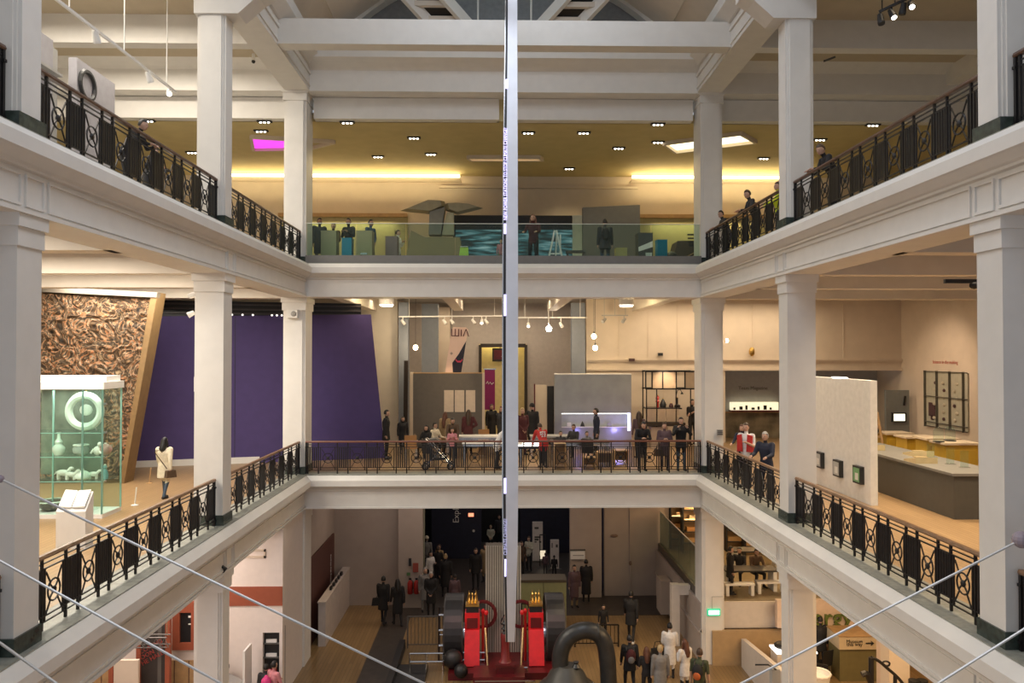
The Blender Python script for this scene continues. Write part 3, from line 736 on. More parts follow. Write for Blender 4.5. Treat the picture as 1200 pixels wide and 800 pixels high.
p = atY(297, 71, 24.5); r = thing('dome_camera', 'small black dome camera under the ceiling by the left column', 'camera', p); MB().tube([(0, 0, 19.5 - p.z), (0, 0, 0)], .05, 8).build('mount', WPAINT, r); MB().ell((0, 0, -.03), .06, .06, .06, 10, 6).build('dome', BLACK, r)
p = atY(1006, 112, 25.85); smallbox('dome_camera', 'small black camera on the far beam of the top right gallery', 'camera', p, .12, .12, .14, BLACK)
p = atY(975, 67, 20); r = thing('ceiling_vent_strip', 'thin dark diagonal strip on the ceiling of the top right gallery', 'vent', p); MB().bar((-.2, 0, -.1), (.2, .3, .12), .05).build('strip', BLACK, r)
# ================================================================== first gallery, left
def swirl_mat(name):
    m = bpy.data.materials.new(name); m.use_nodes = True; nt = m.node_tree; bs = nt.nodes['Principled BSDF']; bs.inputs['Roughness'].default_value = .85
    tc = nt.nodes.new('ShaderNodeTexCoord'); n = nt.nodes.new('ShaderNodeTexNoise'); n.inputs['Scale'].default_value = 1.7; n.inputs['Detail'].default_value = 2.5; n.inputs['Distortion'].default_value = 3.2
    rp = nt.nodes.new('ShaderNodeValToRGB'); e = rp.color_ramp.elements
    e[0].position = .30; e[0].color = (.012, .008, .005, 1); e[1].position = .74; e[1].color = (.26, .19, .11, 1)
    for p, c in ((.38, (.10, .055, .022)), (.44, (.018, .011, .007)), (.48, (.22, .14, .07)), (.505, (.34, .10, .025)), (.53, (.34, .27, .18)), (.555, (.12, .08, .045)), (.60, (.02, .012, .008)), (.66, (.17, .105, .05))): e.new(p).color = c + (1,)
    nt.links.new(tc.outputs['Object'], n.inputs[0]); nt.links.new(n.outputs[0], rp.inputs[0]); nt.links.new(rp.outputs[0], bs.inputs['Base Color'])
    return m
RY = 23.9
def rl(x, y): q = atY(x, y, RY); return q
o = rl(80, 565); r = thing('relief_panel', 'huge carved panel of brown and orange swirls leaning in a wooden frame', 'artwork', (o.x, RY, F1))
tl, tr, br, bl = [Vector((q.x - o.x, 0, q.z - F1)) for q in (rl(-6, 333), rl(188, 343), rl(149, 566), rl(12, 566))]
bl.z = br.z = 0.0
def bil(u, v): return (bl * (1 - u) + br * u) * (1 - v) + (tl * (1 - u) + tr * u) * v
m = MB(); fw = .055
nx, nz = 110, 150
vs = []; fs = []
for j in range(nz + 1):
    for i in range(nx + 1):
        u = .05 + .915 * i / nx; v = .02 + .945 * j / nz; p = bil(u, v)
        a, b = p.x * 4.0, p.z * 4.0
        sx = a + 1.1 * math.sin(1.7 * b + .6) + .6 * math.sin(2.9 * a + 1.3 * b); sz = b + 1.2 * math.sin(1.5 * a + .2) + .5 * math.sin(3.1 * b - a)
        d = .022 * math.sin(2.3 * sx + 1.1 * sz) * math.cos(2.1 * sz) + .02 * math.sin(4.7 * sx - 2 * sz)
        vs.append((p.x, -.10 + d, p.z))
for j in range(nz):
    for i in range(nx): k = j * (nx + 1) + i; fs.append((k, k + 1, k + nx + 2, k + nx + 1))
MB().add(vs, fs).build('carved_relief', swirl_mat('swirl_carving'), r, smooth=True)
def slab(u0, u1, v0, v1, y0, y1, nm, mm):
    c = [bil(u0, v0), bil(u1, v0), bil(u1, v1), bil(u0, v1)]
    MB().add([(p.x, y0, p.z) for p in c] + [(p.x, y1, p.z) for p in c], [(0, 1, 2, 3), (7, 6, 5, 4), (0, 4, 5, 1), (1, 5, 6, 2), (2, 6, 7, 3), (3, 7, 4, 0)]).build(nm, mm, r)
FRM = mat('frame_wood', (.22, .135, .055), .5, var=.1); FRG = mat('frame_grey_wood', (.20, .175, .14), .6, var=.08)
slab(0, 1, 0, 1, 0, .4, 'backing', FRM)
slab(.962, 1, 0, 1, -.20, .02, 'frame_side', FRM); slab(0, .05, 0, 1, -.22, .02, 'frame_side', FRM); slab(0, 1, .972, 1, -.23, .03, 'frame_top', FRG)
# purple wall (curves slightly) with rig above
A = Vector((-12.9, 26.9)); B = Vector((-4.15, 29.3)); dv = (B - A)
pr = thing('exhibition_wall', 'tall purple exhibition wall running behind the left columns', 'wall', (A.x, A.y, F1))
m = MB(); L = dv.length
m.prism([(0, 0), (L, 0), (L - .55, 5.35), (0, 5.15)], 0, .3, 'Y'); m.build('panel', PURPLE, pr)
for k, x in enumerate((3.75, )):
    MB().box(x, x + .02, -.006, 0, 0, 5.2).build('joint', BLACK, pr)
MB().box(0, 4.6, -.05, 0, 0, .22).build('baseboard', WPAINT, pr)
MB().box(0, L - .9, .1, .28, 5.15, 5.75).build('dark_upper_rig', BLACK, pr)
for k in range(10): MB().ell((5.0 + .17 * k if k < 5 else 1.2 + .35 * k, -.05, 5.27), .035, .035, .035, 8, 5).build('lamp', mat('dim_lamp', (.8, .75, .65), .4, var=0, emit=(1, .95, .85), estr=1.2), pr)
for z in (5.3, 5.45, 5.62): MB().box(0, L - .9, .02, .10, z, z + .05).build('truss_bar', mat('dark_truss', (.06, .05, .05), .4), pr)
for k in range(3): MB().box(.45, .75 - .05 * k, -.02, 0, 1.25 + .1 * k, 1.30 + .1 * k).build('text_plate', WPAINT, pr)
pr.rotation_euler = (0, 0, math.atan2(dv.y, dv.x))
# glass display case
case = thing('display_case', 'tall glass display case with white top slabs holding ceramics', 'display case', (-9.32, 18.7, F1))
cw, cdp, ch = 2.0, .95, 3.05
MB().box(-cw, 0, 0, cdp, 0, .10).build('base', WPAINT, case)
MB().box(-cw - .02, .03, -.03, cdp + .03, ch, ch + .17).build('top_slab', WPAINT, case)
MB().box(-cw, -.05, .25, cdp, ch + .17, ch + .31).build('upper_slab', WPAINT, case)
for b in ((-cw, 0, 0, .015), (-cw, 0, cdp - .015, cdp)): MB().box(b[0], b[1], b[2], b[3], .1, ch).build('pane', GLASSC, case)
for x in (-.015, -.45): MB().box(x, x + .015, 0, cdp, .1, ch).build('pane', GLASSC, case)
for x, y in ((-.035, 0), (-.035, cdp - .03), (-.50, 0), (-1.45, cdp * .5)): MB().box(x, x + .035, y, y + .03, .1, ch).build('glass_edge', GLASSE, case)
for z in (.85, 1.43, 2.0): MB().box(-cw, -.05, .05, cdp - .05, z, z + .018).build('shelf', GLASSE if False else GLASSC, case); 
for z in (.85, 1.43, 2.0): MB().box(-cw, -.05, .045, .06, z, z + .02).build('shelf_edge', GLASSE, case)
for z in (.86, 1.44, 2.02, 2.7): MB().cbox((-.02, .15, z), .05, .08, .05).build('clip', CHROME, case)
MB().box(-cw, -.5, cdp + .02, cdp + .05, .9, ch - .02).build('back_panel', mat('case_back', (.26, .23, .19), .7, var=.35, scale=3), case)
cx0, cy0, cz0 = -9.32, 18.7, F1
area('case_fill', (-10.3, 19.1, F1 + 3.0), 1.6, .5, 14, (1, .97, .9))  # unseen light added to brighten the case interior
CER = mat('pale_celadon', (.66, .74, .66), .25, var=.06); CERW = mat('white_ceramic', (.80, .80, .74), .3, var=.03)
r = thing('ring_dish', 'large pale ring-shaped dish on the top shelf of the display case', 'dish', (cx0 - .66, cy0 + .45, cz0 + 2.03))
MB().torus((0, 0, .47), .38, .095, 'Y', 28, 8).build('ring', CER, r, smooth=True)
MB().ell((.02, .02, .5), .16, .04, .14, 10, 6).build('centre_ornament', CERW, r); 
for x in (-.25, .25): MB().bar((x, .05, 0), (x * .8, .05, .2), .03).build('stand_foot', CHROME, r)
MB().bar((0, .05, .9), (0, .05, .98), .03).build('hook', BRASS, r)
def lathe_thing(name, label, cat, dx, dy, z, prof, m, extra=None, group=None):
    r = thing(name, label, cat, (cx0 + dx, cy0 + dy, cz0 + z), 0, group)
    MB().lathe(prof, 14).build('body', m, r, smooth=True)
    if extra: extra(r)
    return r
lathe_thing('bottle_vase', 'tall pale gourd-shaped bottle on the middle shelf of the case', 'vase', -1.25, .4, 1.45, [(.09, 0), (.14, .10), (.14, .18), (.08, .26), (.09, .32), (.04, .40), (.03, .52), (.045, .54)], CER, lambda r: MB().lathe([(.05, .535), (.05, .55)], 10).build('lip', CERW, r))
lathe_thing('glass_jar', 'round clear jar on the middle shelf of the case', 'jar', -.72, .4, 1.45, [(.10, 0), (.17, .05), (.19, .14), (.16, .22), (.17, .24)], mat('jar_grey', (.35, .40, .36), .15), lambda r: MB().torus((0, 0, .24), .165, .015, 'Z', 14, 5).build('rim', CERW, r))
def figurine(label, dx, dy, z, s, m):
    r = thing('figurine', label, 'figurine', (cx0 + dx, cy0 + dy, cz0 + z))
    b = MB().ell((0, 0, .11 * s), .10 * s, .08 * s, .11 * s, 10, 7); b.build('body', m, r, smooth=True)
    MB().ell((.06 * s, -.02, .26 * s), .05 * s, .05 * s, .06 * s, 10, 6).build('head', m, r, smooth=True)
    for q in (-1, 1): MB().tube([(q * .07 * s, -.03, .15 * s), (q * .12 * s, -.08 * s, .05 * s)], [.03 * s, .02 * s], 6).build('limb', m, r)
figurine('white ceramic rider figurine on the middle shelf of the case', -.30, .35, 1.45, 1.0, CERW)
lathe_thing('ceramic_ball', 'dusty pink ceramic ball on the middle shelf of the case', 'ball', -.13, .4, 1.45, [(.05, 0), (.12, .05), (.15, .13), (.12, .22), (.04, .27)], mat('dusty_pink', (.45, .28, .24), .4), lambda r: MB().lathe([(.03, .26), (.03, .29)], 8).build('knob', CERW, r))
def quadruped(label, dx, dy, z, s, m):
    r = thing('animal_figurine', label, 'figurine', (cx0 + dx, cy0 + dy, cz0 + z))
    b = MB().ell((0, 0, .17 * s), .17 * s, .08 * s, .085 * s, 12, 7)
    for x in (-.11, .11):
        for y in (-.04, .04): b.tube([(x * s, y * s, .14 * s), (x * s, y * s, 0)], [.03 * s, .022 * s], 6)
    b.tube([(.13 * s, 0, .2 * s), (.2 * s, 0, .28 * s)], [.05 * s, .045 * s], 8); b.ell((.23 * s, 0, .29 * s), .07 * s, .045 * s, .045 * s, 10, 6)
    b.build('body', m, r, smooth=True); MB().tube([(-.16 * s, 0, .2 * s), (-.22 * s, 0, .12 * s)], [.018 * s, .01 * s], 6).build('tail', m, r)
quadruped('white ceramic animal lying at the left of the lower shelf in the case', -1.15, .4, .87, .9, CERW)
quadruped('white ceramic ox figurine beside the tureen on the lower shelf', -.42, .4, .87, .7, CERW)
lathe_thing('tureen', 'white domed tureen in the middle of the lower shelf', 'tureen', -.66, .38, .87, [(.12, 0), (.18, .04), (.18, .10), (.12, .17), (.05, .21)], CERW, lambda r: MB().ell((0, 0, .23), .03, .03, .03, 8, 5).build('knob', CERW, r))
quadruped('small white ceramic dog on the lower shelf left of the tureen', -.9, .3, .87, .75, CERW)
lathe_thing('figure_bottle', 'blue-green standing bottle at the right end of the lower shelf', 'bottle', -.14, .4, .87, [(.07, 0), (.08, .12), (.05, .2), (.03, .24), (.055, .28), (.04, .33)], mat('teal_glaze', (.20, .42, .42), .2), lambda r: MB().lathe([(.03, .33), (.02, .36)], 8).build('stopper', CER, r))
lathe_thing('floor_bowl', 'dark brown bowl on the floor of the display case', 'bowl', -1.45, .5, .10, [(.14, 0), (.30, .10), (.34, .22), (.32, .23)], mat('dark_bowl', (.09, .07, .05), .35), lambda r: MB().torus((0, 0, .23), .33, .02, 'Z', 16, 5).build('rim', CER, r))
r = thing('lectern', 'white box lectern with an open booklet, in front of the display case', 'lectern', (-8.52, 16.0, F1)); r.scale = (.86, .9, 1.75)
MB().prism([(-.17, 0), (.17, 0), (.17, .62), (-.17, .42)], -.34, .34, 'X').build('body', WPAINT, r)
MB().add([(-.30, -.14, .46), (-.01, -.14, .46), (-.01, .14, .625), (-.30, .14, .625), (-.30, -.14, .48), (-.01, -.14, .47), (-.01, .14, .635), (-.30, .14, .645)], [(0, 1, 2, 3), (4, 5, 6, 7), (0, 1, 5, 4), (1, 2, 6, 5), (2, 3, 7, 6), (3, 0, 4, 7)]).build('page', CERW, r)
MB().add([(.01, -.14, .46), (.30, -.14, .46), (.30, .14, .625), (.01, .14, .625), (.01, -.14, .47), (.30, -.14, .48), (.30, .14, .645), (.01, .14, .635)], [(0, 1, 2, 3), (4, 5, 6, 7), (0, 1, 5, 4), (1, 2, 6, 5), (2, 3, 7, 6), (3, 0, 4, 7)]).build('page', CERW, r)
for px, py, l in ((158, 592, 'white rod barrier post in front of the leaning carved panel'), (175, 566, 'thin wooden barrier post beside the woman in the cream coat')):
    q = atZ(px, py, F1); r = thing('barrier_post', l, 'post', q); MB().tube([(0, 0, .02), (.04, 0, .46)], .016, 8).build('rod', WPAINT if px < 160 else OAKW, r); MB().lathe([(.09, 0), (.09, .015), (.03, .03)], 12).build('foot', WPAINT if px < 160 else OAKW, r)
p = atY(109, 324, 25.4); smallbox('projector', 'white projector box high on the wall above the carved panel', 'projector', p, .35, .3, .22, WPAINT)
p = atY(230, 450, 26.7); smallbox('wall_box', 'small white call point box on the purple wall by the second column', 'switch', p, .12, .1, .5, WPAINT, BLACK, False)
for px, py, l in ((226, 345, 'upper'), (225, 367, 'lower')):
    p = atY(px, py, 18.1); r = thing('spotlight', l + ' white spotlight clamped to the second left column in the first gallery', 'spotlight', p); MB().tube([(.22, 0, .05), (.02, 0, 0)], .02, 6).build('arm', WPAINT, r); MB().tube([(.05, 0, .02), (-.08, -.03, -.05)], [.05, .07], 10).build('lamp_head', WPAINT, r)
p = atX(365, 419, -6.1); 
r = thing('speaker', 'white loudspeaker box on the far left corner column', 'speaker', atY(344, 368, 25.43)); MB().cbox((0, -.1, 0), .34, .2, .26).build('cabinet', WPAINT, r); MB().ell((.05, -.2, 0), .09, .03, .09, 10, 6).build('cone', GREYP, r)

# ================================================================== first gallery, right
r = thing('display_wall', 'long white freestanding display wall on the right with three small framed cases', 'wall', (9.6, 19.9, F1))
MB().box(0, .18, 0, 4.2, 0, 3.2).build('panel', mat('bright_white', (.80, .78, .74), .5), r)
MB().box(-.01, .19, 1.7, 2.3, 3.2, 3.23).build('lamp_trough', BULBW, r)
MB().box(-.02, 0, 4.0, 4.1, 2.8, 3.1).build('black_bracket', BLACK, r)
FRB = mat('frame_black', (.02, .02, .02), .4)
for k, (px, py) in enumerate(((1007, 556), (983, 548.5), (961.5, 538.5))):
    q = atX(px, py, 9.57); f = thing('framed_case', ['small dark framed case with a green card, nearest on the white display wall', 'small dark framed case, middle one on the white display wall', 'small dark framed case, farthest on the white display wall'][k], 'frame', q)
    MB().box(-.08, .03, -.22, .22, -.23, .23).build('frame', FRB, f)
    MB().box(-.09, -.08, -.17, .17, -.18, .18).build('card', [mat('green_card', (.20, .42, .20), .5), mat('grey_card', (.5, .5, .48), .5), mat('grey_card', (.5, .5, .48), .5)][k], f)
    MB().box(-.095, -.085, -.12, .05, -.13, .05).build('inset', WPAINT, f)
CNT = mat('counter_grey', (.075, .068, .055), .6, var=.06)
r = thing('counter', 'long low dark grey exhibit counter on the right of the first gallery', 'counter', (10.75, 18.2, F1))
MB().box(0, 1.3, 0, 6.2, 0, 1.02).build('body', CNT, r); MB().box(-.05, 1.35, -.05, 6.25, 1.02, 1.08).build('top', mat('counter_top', (.19, .18, .16), .4, var=.1), r)
MB().box(.03, 1.3, .02, 6.2, -.0, .08).build('kickboard', BLACK, r)
PLQ = mat('cream_plaque', (.62, .50, .28), .5)
for k, (yy, xx) in enumerate(((1.9, .25), (4.6, .25), (3.2, .9))): 
    f = thing('reading_plaque', ['cream reading plaque nearest the camera on the dark counter', 'cream reading plaque at the far part of the dark counter', 'cream reading plaque at the back edge of the dark counter'][k], 'plaque', (10.75 + xx, 18.2 + yy, F1 + 1.08))
    MB().prism([(-.3, 0), (.3, 0), (.3, .05), (-.3, .16)], -.28, .28, 'X').build('board', PLQ, f); MB().cbox((0, 0, .13), .3, .2, .02).build('text_field', mat('plaque_text', (.35, .26, .12), .6), f)
for k, yy in enumerate((.9, 1.5, 2.4)):
    f = thing('clear_stand', 'clear upright stand on the dark counter, %s' % ['nearest', 'second', 'third from the near end'][k], 'stand', (10.75 + .8, 18.2 + yy, F1 + 1.08)); MB().box(-.1, .1, -.01, .01, .02, .42).build('pane', GLASSC, f); MB().box(-.12, .12, -.05, .05, 0, .02).build('foot', CHROME, f)
YC = mat('yellow_cabinet', (.48, .30, .03), .45, var=.06)
for k, (px, py, Y, w, h) in enumerate(((1054, 512, 26.2, .85, .9), (1080, 512, 25.0, .95, .9), (1105, 514, 23.6, .95, 1.0), (1127, 522, 22.4, .95, 1.0))):
    a = atY(px, 500, Y); f = thing('yellow_cabinet', 'mustard yellow exhibit cabinet behind the dark counter, %s' % ['leftmost', 'second from left', 'third from left', 'rightmost'][k], 'cabinet', (a.x, Y, F1))
    MB().box(-w / 2, w / 2, 0, .7, .12, h + .25).build('body', YC, f); MB().box(-w / 2 - .06, w / 2 + .06, -.06, .76, h + .25, h + .31).build('top', mat('cabinet_top', (.62, .50, .36), .4), f)
    for x in (-w / 2 + .06, w / 2 - .06): MB().box(x - .04, x + .04, .1, .6, 0, .12).build('foot', BLACK, f)
    MB().box(-w / 2 + .08, w / 2 - .08, -.015, 0, .25, h + .1).build('door', YC, f)
for k, (px, Y) in enumerate(((1116, 22.0), (1130, 22.2))):
    a = atY(px, 500, Y); f = thing('bell_jar', 'clear bell jar on the yellow cabinets, %s of two' % ['left', 'right'][k], 'jar', (a.x, Y + .7, F1 + 1.31)); MB().lathe([(.14, 0), (.14, .3), (.10, .4), (.03, .44)], 12).build('dome', GLASSC, f, smooth=True); MB().lathe([(.16, 0), (.16, .02)], 12).build('base', BLACK, f)
# wall graphic with objects
r = thing('wall_display', 'pale wall case with specimens hung in columns on the far right wall', 'display case', (XR, 32.2, 0))
yA = 32.0; yB = XR * 915 / 556
MB().box(-.06, -.01, yB - .2, yA, 7.15, 9.35).build('backboard', mat('case_cream', (.42, .40, .31), .6), r)
r.location = (XR, 0, 0); THIN = mat('thin_grey_metal', (.13, .12, .10), .4, metal=.4)
for t in (0, .33, .66, .98): 
    y = yB + (yA - yB) * t; MB().box(-.16, -.06, y - .012, y + .012, 7.1, 9.4).build('upright', THIN, r)
for z in (7.12, 7.3, 8.35, 9.36): MB().box(-.14, -.06, yB - .2, yA, z, z + .025).build('shelf_bar', THIN, r)
DK = mat('dark_red_brown', (.07, .03, .03), .6)
MB().box(-.1, -.06, yA - .75, yA - .3, 7.55, 8.1).box(-.1, -.06, yA - .6, yA - .45, 7.4, 7.6).build('dark_garment', DK, r)
for k in range(18):
    t = [.5, .72, .2][k % 3]; y = yB + (yA - yB) * (t + .03 * math.sin(k)); z = 7.5 + 1.7 * (k // 3) / 6
    MB().ell((-.09, y, z), .03, .10 + .03 * (k % 2), .07, 8, 5).build('specimen', DK if k % 4 == 0 else mat('bone', (.45, .40, .30), .6), r)
t = text('Science in the making', 'lettering', bpy.data.objects['wall_right'], mat('pink_letters', (.55, .2, .16), .6), .2, (XR - .02, (yA + yB) / 2, 9.75), (PI / 2, 0, -PI / 2))
a = atY(1052, 490, 32.8); r = thing('info_kiosk', 'grey upright info panel with a small lit screen near the far right corner', 'panel', (a.x, 32.8, F1))
MB().box(-.5, .5, 0, .12, 0, 2.35).build('board', mat('panel_grey', (.20, .21, .20), .5), r)
s = MB().box(-.28, .32, -.1, 0, 1.0, 1.4).build('monitor', BLACK, r); MB().box(-.22, .26, -.11, -.1, 1.05, 1.35).build('screen', mat('lit_screen', (.8, .8, .7), .4, var=0, emit=(.9, .9, .75), estr=.8), s)
MB().bar((.25, -.05, 1.7), (.3, -.05, 2.1), .06).build('handle', BLACK, r)
a = atZ(1040, 520, F1) ; a = Vector((12.15, 25.0, F1)); r = thing('stepladder', 'pale wooden A-frame ladder stand beside the man in black on the right', 'ladder', a)
for s in (-1, 1):
    MB().bar((s * .45, 0, 0), (s * .18, .1, 2.0), .06).build('stile', OAKW, r); MB().bar((s * .4, .7, 0), (s * .18, .15, 1.95), .05).build('rear_stile', OAKW, r)
for z in (.4, .8, 1.2, 1.6): MB().bar((-.42 + z * .13, z * .05, z), (.42 - z * .13, z * .05, z), .05).build('rung', OAKW, r)
sbox('wall_back', mat('brownish_wall', (.30, .20, .13), .7), 'wall seen behind the leaning visitors on the right', 8.9, 9.9, 36.1, 36.4, F1, 9.6)
a = atY(862, 455, 35.9); t = text('Team Magazine', 'lettering', GREYWALL, mat('brown_letters', (.10, .07, .05), .6), .22, (a.x + .9, 36.17, a.z), (PI / 2, 0, 0))
a = atY(885, 481, 35.5); r = thing('display_niche', 'bright cream display niche with little dark silhouettes behind the leaning visitors', 'display case', (a.x, 35.9, a.z)); MB().box(-1.0, 1.2, -.05, .2, 0, .36).build('niche', mat('niche_glow', (.9, .85, .6), .5, var=0, emit=(1, .9, .62), estr=.6), r)
for k in range(7): MB().box(-.9 + .28 * k, -.80 + .28 * k + .05 * (k % 2), -.07, -.05, .02, .12 + .05 * (k % 3)).build('silhouette', BLACK, r)
MB().box(-1.05, 1.25, -.3, .2, -.06, 0).build('shelf', DRED, r)
a = atY(890, 500, 35); r = thing('mural', 'mottled brown and green mural below the cream niche', 'mural', (a.x, 36.0, F1)); MB().box(-1.6, 1.6, 0, .1, 0, 1.15).build('panel', mat('mural_mottle', (.24, .20, .13), .6, var=.6, scale=1.5), r); MB().box(-1.65, 1.65, -.03, .12, 1.15, 1.2).build('frame_top', OAKW, r)
a = atY(880, 412, 33.9); r = thing('wall_lamp', 'small bronze wall lamp on the far wall between the right columns', 'lamp', a); MB().ell((0, -.12, 0), .13, .12, .2, 10, 7).build('shade', BRASS, r); MB().bar((0, 0, .1), (0, -.12, .1), .04).build('arm', BRASS, r)
a = atY(852, 399, 25.7); r = thing('column_lamp', 'tiny lit lamp on the far right corner column', 'lamp', a); MB().ell((0, 0, 0), .05, .05, .07, 8, 6).build('bulb', BULB, r); MB().tube([(-.08, 0, 0), (-.03, 0, 0)], .02, 6).build('arm', BRASS, r)
a = atY(845, 507, 25.2); r = thing('notice', 'small grey notice plate on the far right corner column', 'sign', (a.x, 25.33, a.z)); MB().cbox((0, 0, 0), .2, .04, .2).build('plate', GREYP, r)
for z in (-.05, 0, .05): MB().cbox((0, -.025, z), .17, .01, .02).build('text_line', BLACK, r)
a = Vector((9.9, 15.5, 11.55)); r = thing('ceiling_rig', 'dark ceiling rig hanging under the right gallery ceiling', 'light', a); MB().bar((-.9, 0, 0), (.9, 0, 0), .08).build('bar', BLACK, r); MB().bar((.3, 0, 0), (.3, 0, .6), .03).build('hanger', BLACK, r); MB().ell((-.3, 0, -.08), .1, .08, .08, 8, 5).build('head', BLACK, r)

spot('wall_fill', (14.2, 29.0, 11.7), (17.8, 30.5, 9.0), 260, (1, .74, .52), 75, .9)  # unseen spot added to warm and brighten the right wall
# ================================================================== first gallery, far end (design area)
def P1(px, Y): return atY(px, 500, Y).x
track('long white lighting track with spotlights, left of the metal blade', atY(467, 371, 33.5), atY(592, 370, 33.5), 3, ((.04, (.6, -.3, -.8), False), (.43, (.6, -.3, -.8), False), (.50, (.6, -.3, -.8), False), (.70, (.6, -.3, -.8), False), (.82, (.6, -.3, -.8), False), (.78, (0, -.7, -.6), True)), .22, WPAINT, .9)
track('white lighting track over the recess, right of the metal blade', atY(607, 372, 33.5), atY(688, 372, 33.5), 3, ((.15, (0, -.8, -.6), True), (.62, (.4, -.4, -.8), False)), .3, WPAINT, .9)
track('short dark lighting track with two heads on the pale far wall', atY(705, 369.5, 33.2), atY(736, 369.5, 33.2), 2, ((.1, (-.6, -.5, -.6), False), (.85, (-.6, -.5, -.6), False)), .2, GREYP, .9)
a = atY(643, 385, 33.3); r = thing('spotlight', 'brilliant white spotlight shining at the camera over the recess', 'spotlight', a); MB().tube([(0, .05, 12.5 - a.z), (0, .05, .05)], .02, 6).build('arm', WPAINT, r); MB().tube([(0, .12, 0), (0, -.04, 0)], [.07, .1], 12).build('housing', WPAINT, r); MB().ell((0, -.06, 0), .12, .03, .12, 12, 6).build('lens', mat('star_lens', (1, 1, 1), .5, var=0, emit=(1, .96, .9), estr=60), r)
for k, (px, py, l) in enumerate(((487, 407, 'bare pendant bulb left of the leaning banner'), (696, 394, 'upper bare pendant bulb by the pale wall'), (697.5, 407.5, 'lower bare pendant bulb by the pale wall'))):
    a = atY(px, py, 33.0 - .5 * k); r = thing('pendant_bulb', l, 'lamp', a); MB().ell((0, 0, 0), .10, .10, .11, 12, 8).build('bulb', mat('warm_bulb', (1, .8, .5), .5, var=0, emit=(1, .78, .48), estr=22), r, smooth=True)
    MB().lathe([(.04, .1), (.03, .2)], 8).build('socket', BLACK, r); MB().tube([(0, 0, .2), (0, 0, 12.5 - a.z)], .008, 5).build('cord', BLACK, r); point('pendant_lamp', (a.x, a.y - .25, a.z), 25, (1, .75, .45), .08)
for px, py, Y, l in ((453, 357, 29.5, 'oval lit ceiling light at the left end of the far first gallery'), (734, 357.5, 29.5, 'round lit ceiling light near the right end of the far first gallery')):
    a = atY(px, py, Y); r = thing('ceiling_light', l, 'ceiling light', (a.x, Y, a.z)); MB().lathe([(.24, -.05), (.26, 0)], 16).build('diffuser', BULBW, r); MB().lathe([(.28, 0), (.28, .5)], 16).build('housing', WPAINT, r)
    point('ceiling_lamp', (a.x, Y, a.z - .2), 60, (1, .82, .45), .2)
# blue-grey columns
for x0, x1, Y, l in ((467, 478, 33.6, 'slim grey pier left of the recess'), (494, 513, 34.6, 'blue-grey pier in the recess, left of the banner'), (670, 686, 33.8, 'blue-grey pier at the right edge of the recess')):
    a = P1(x0, Y); b = P1(x1, Y); sbox('column', BLUEGREY, l, a, b, Y, Y + .5, F1, 12.3)
a = P1(545, 36.5); sbox('column', WALLP, 'curved pale pier behind the leaning banner', P1(513, 37), P1(527, 37), 37, 37.4, F1, 12.3)
# banner
a = atY(536, 437, 32.5); r = thing('banner', 'tall leaning pale pink banner with a dark arm and pink bracelet, lettered at the top', 'banner', (a.x, 32.5, a.z))
def bl_(x, y): q = atY(x, y, 32.5); return (q.x - a.x, q.z - a.z)
MB().prism([bl_(521, 440), bl_(540, 440), bl_(548.5, 386), bl_(546, 383.5), bl_(531, 383), bl_(529, 387)], 0, .06, 'Y').build('sheet', mat('banner_pink', (.85, .64, .57), .6, var=.02), r)
MB().prism([bl_(531, 440), bl_(540, 440), bl_(546.5, 399), bl_(543, 405), bl_(538, 414), bl_(530, 425)], -.012, 0, 'Y').build('arm_figure', mat('ink_blue', (.012, .012, .03), .5), r)
MB().prism([bl_(534, 420), bl_(536, 422.5), bl_(540, 422.5), bl_(542, 420), bl_(542, 421.8), bl_(540, 424.5), bl_(536, 424.5), bl_(533.5, 421.5)], -.02, -.012, 'Y').build('bracelet', mat('hot_pink', (.6, .05, .12), .5), r)
q = bl_(539, 390.5); text('\u0428I\u039b', 'lettering', r, mat('maroon_ink', (.10, .015, .03), .6), .42, (q[0], -.012, q[1]), (PI / 2, .02, 0))
q = bl_(529, 414); MB().box(q[0] - .06, q[0] + .06, -.01, 0, q[1] - .01, q[1] + .01).box(q[0] - .01, q[0] + .01, -.01, 0, q[1] - .06, q[1] + .06).build('small_cross', BLACK, r)
# dark partition with white sheets
Yp = 32.2; x0 = P1(484, Yp); x1 = P1(565, Yp); zt = atY(500, 437, Yp).z
r = thing('partition', 'dark grey partition with three pale sheets, behind the seated group', 'partition', (x0, Yp, F1))
MB().box(0, x1 - x0, 0, .3, 0, zt - F1).build('panel', mat('slate_panel', (.13, .115, .10), .6, var=.06), r); MB().box(-.12, 0, -.02, .32, 0, zt - F1 + .03).build('end_post', WALLP, r); MB().box(x1 - x0, x1 - x0 + .1, -.02, .32, 0, zt - F1).build('end_post', WALLP, r); MB().box(0, x1 - x0, -.01, .31, zt - F1 - .02, zt - F1 + .02).build('cap', OAKW, r)
for xx in (520.5, 533, 546): 
    a0 = atY(xx, 457, Yp); b0 = atY(xx + 11, 482.5, Yp); MB().box(a0.x - x0, b0.x - x0, -.02, 0, b0.z - F1, a0.z - F1).build('sheet', mat('pale_sheet', (.62, .52, .42), .6), r)
spot('partition_spot', (-1.9, 30.5, 11.4), (-1.8, 32.2, 8.5), 90, (1, .72, .42), 42, .9)
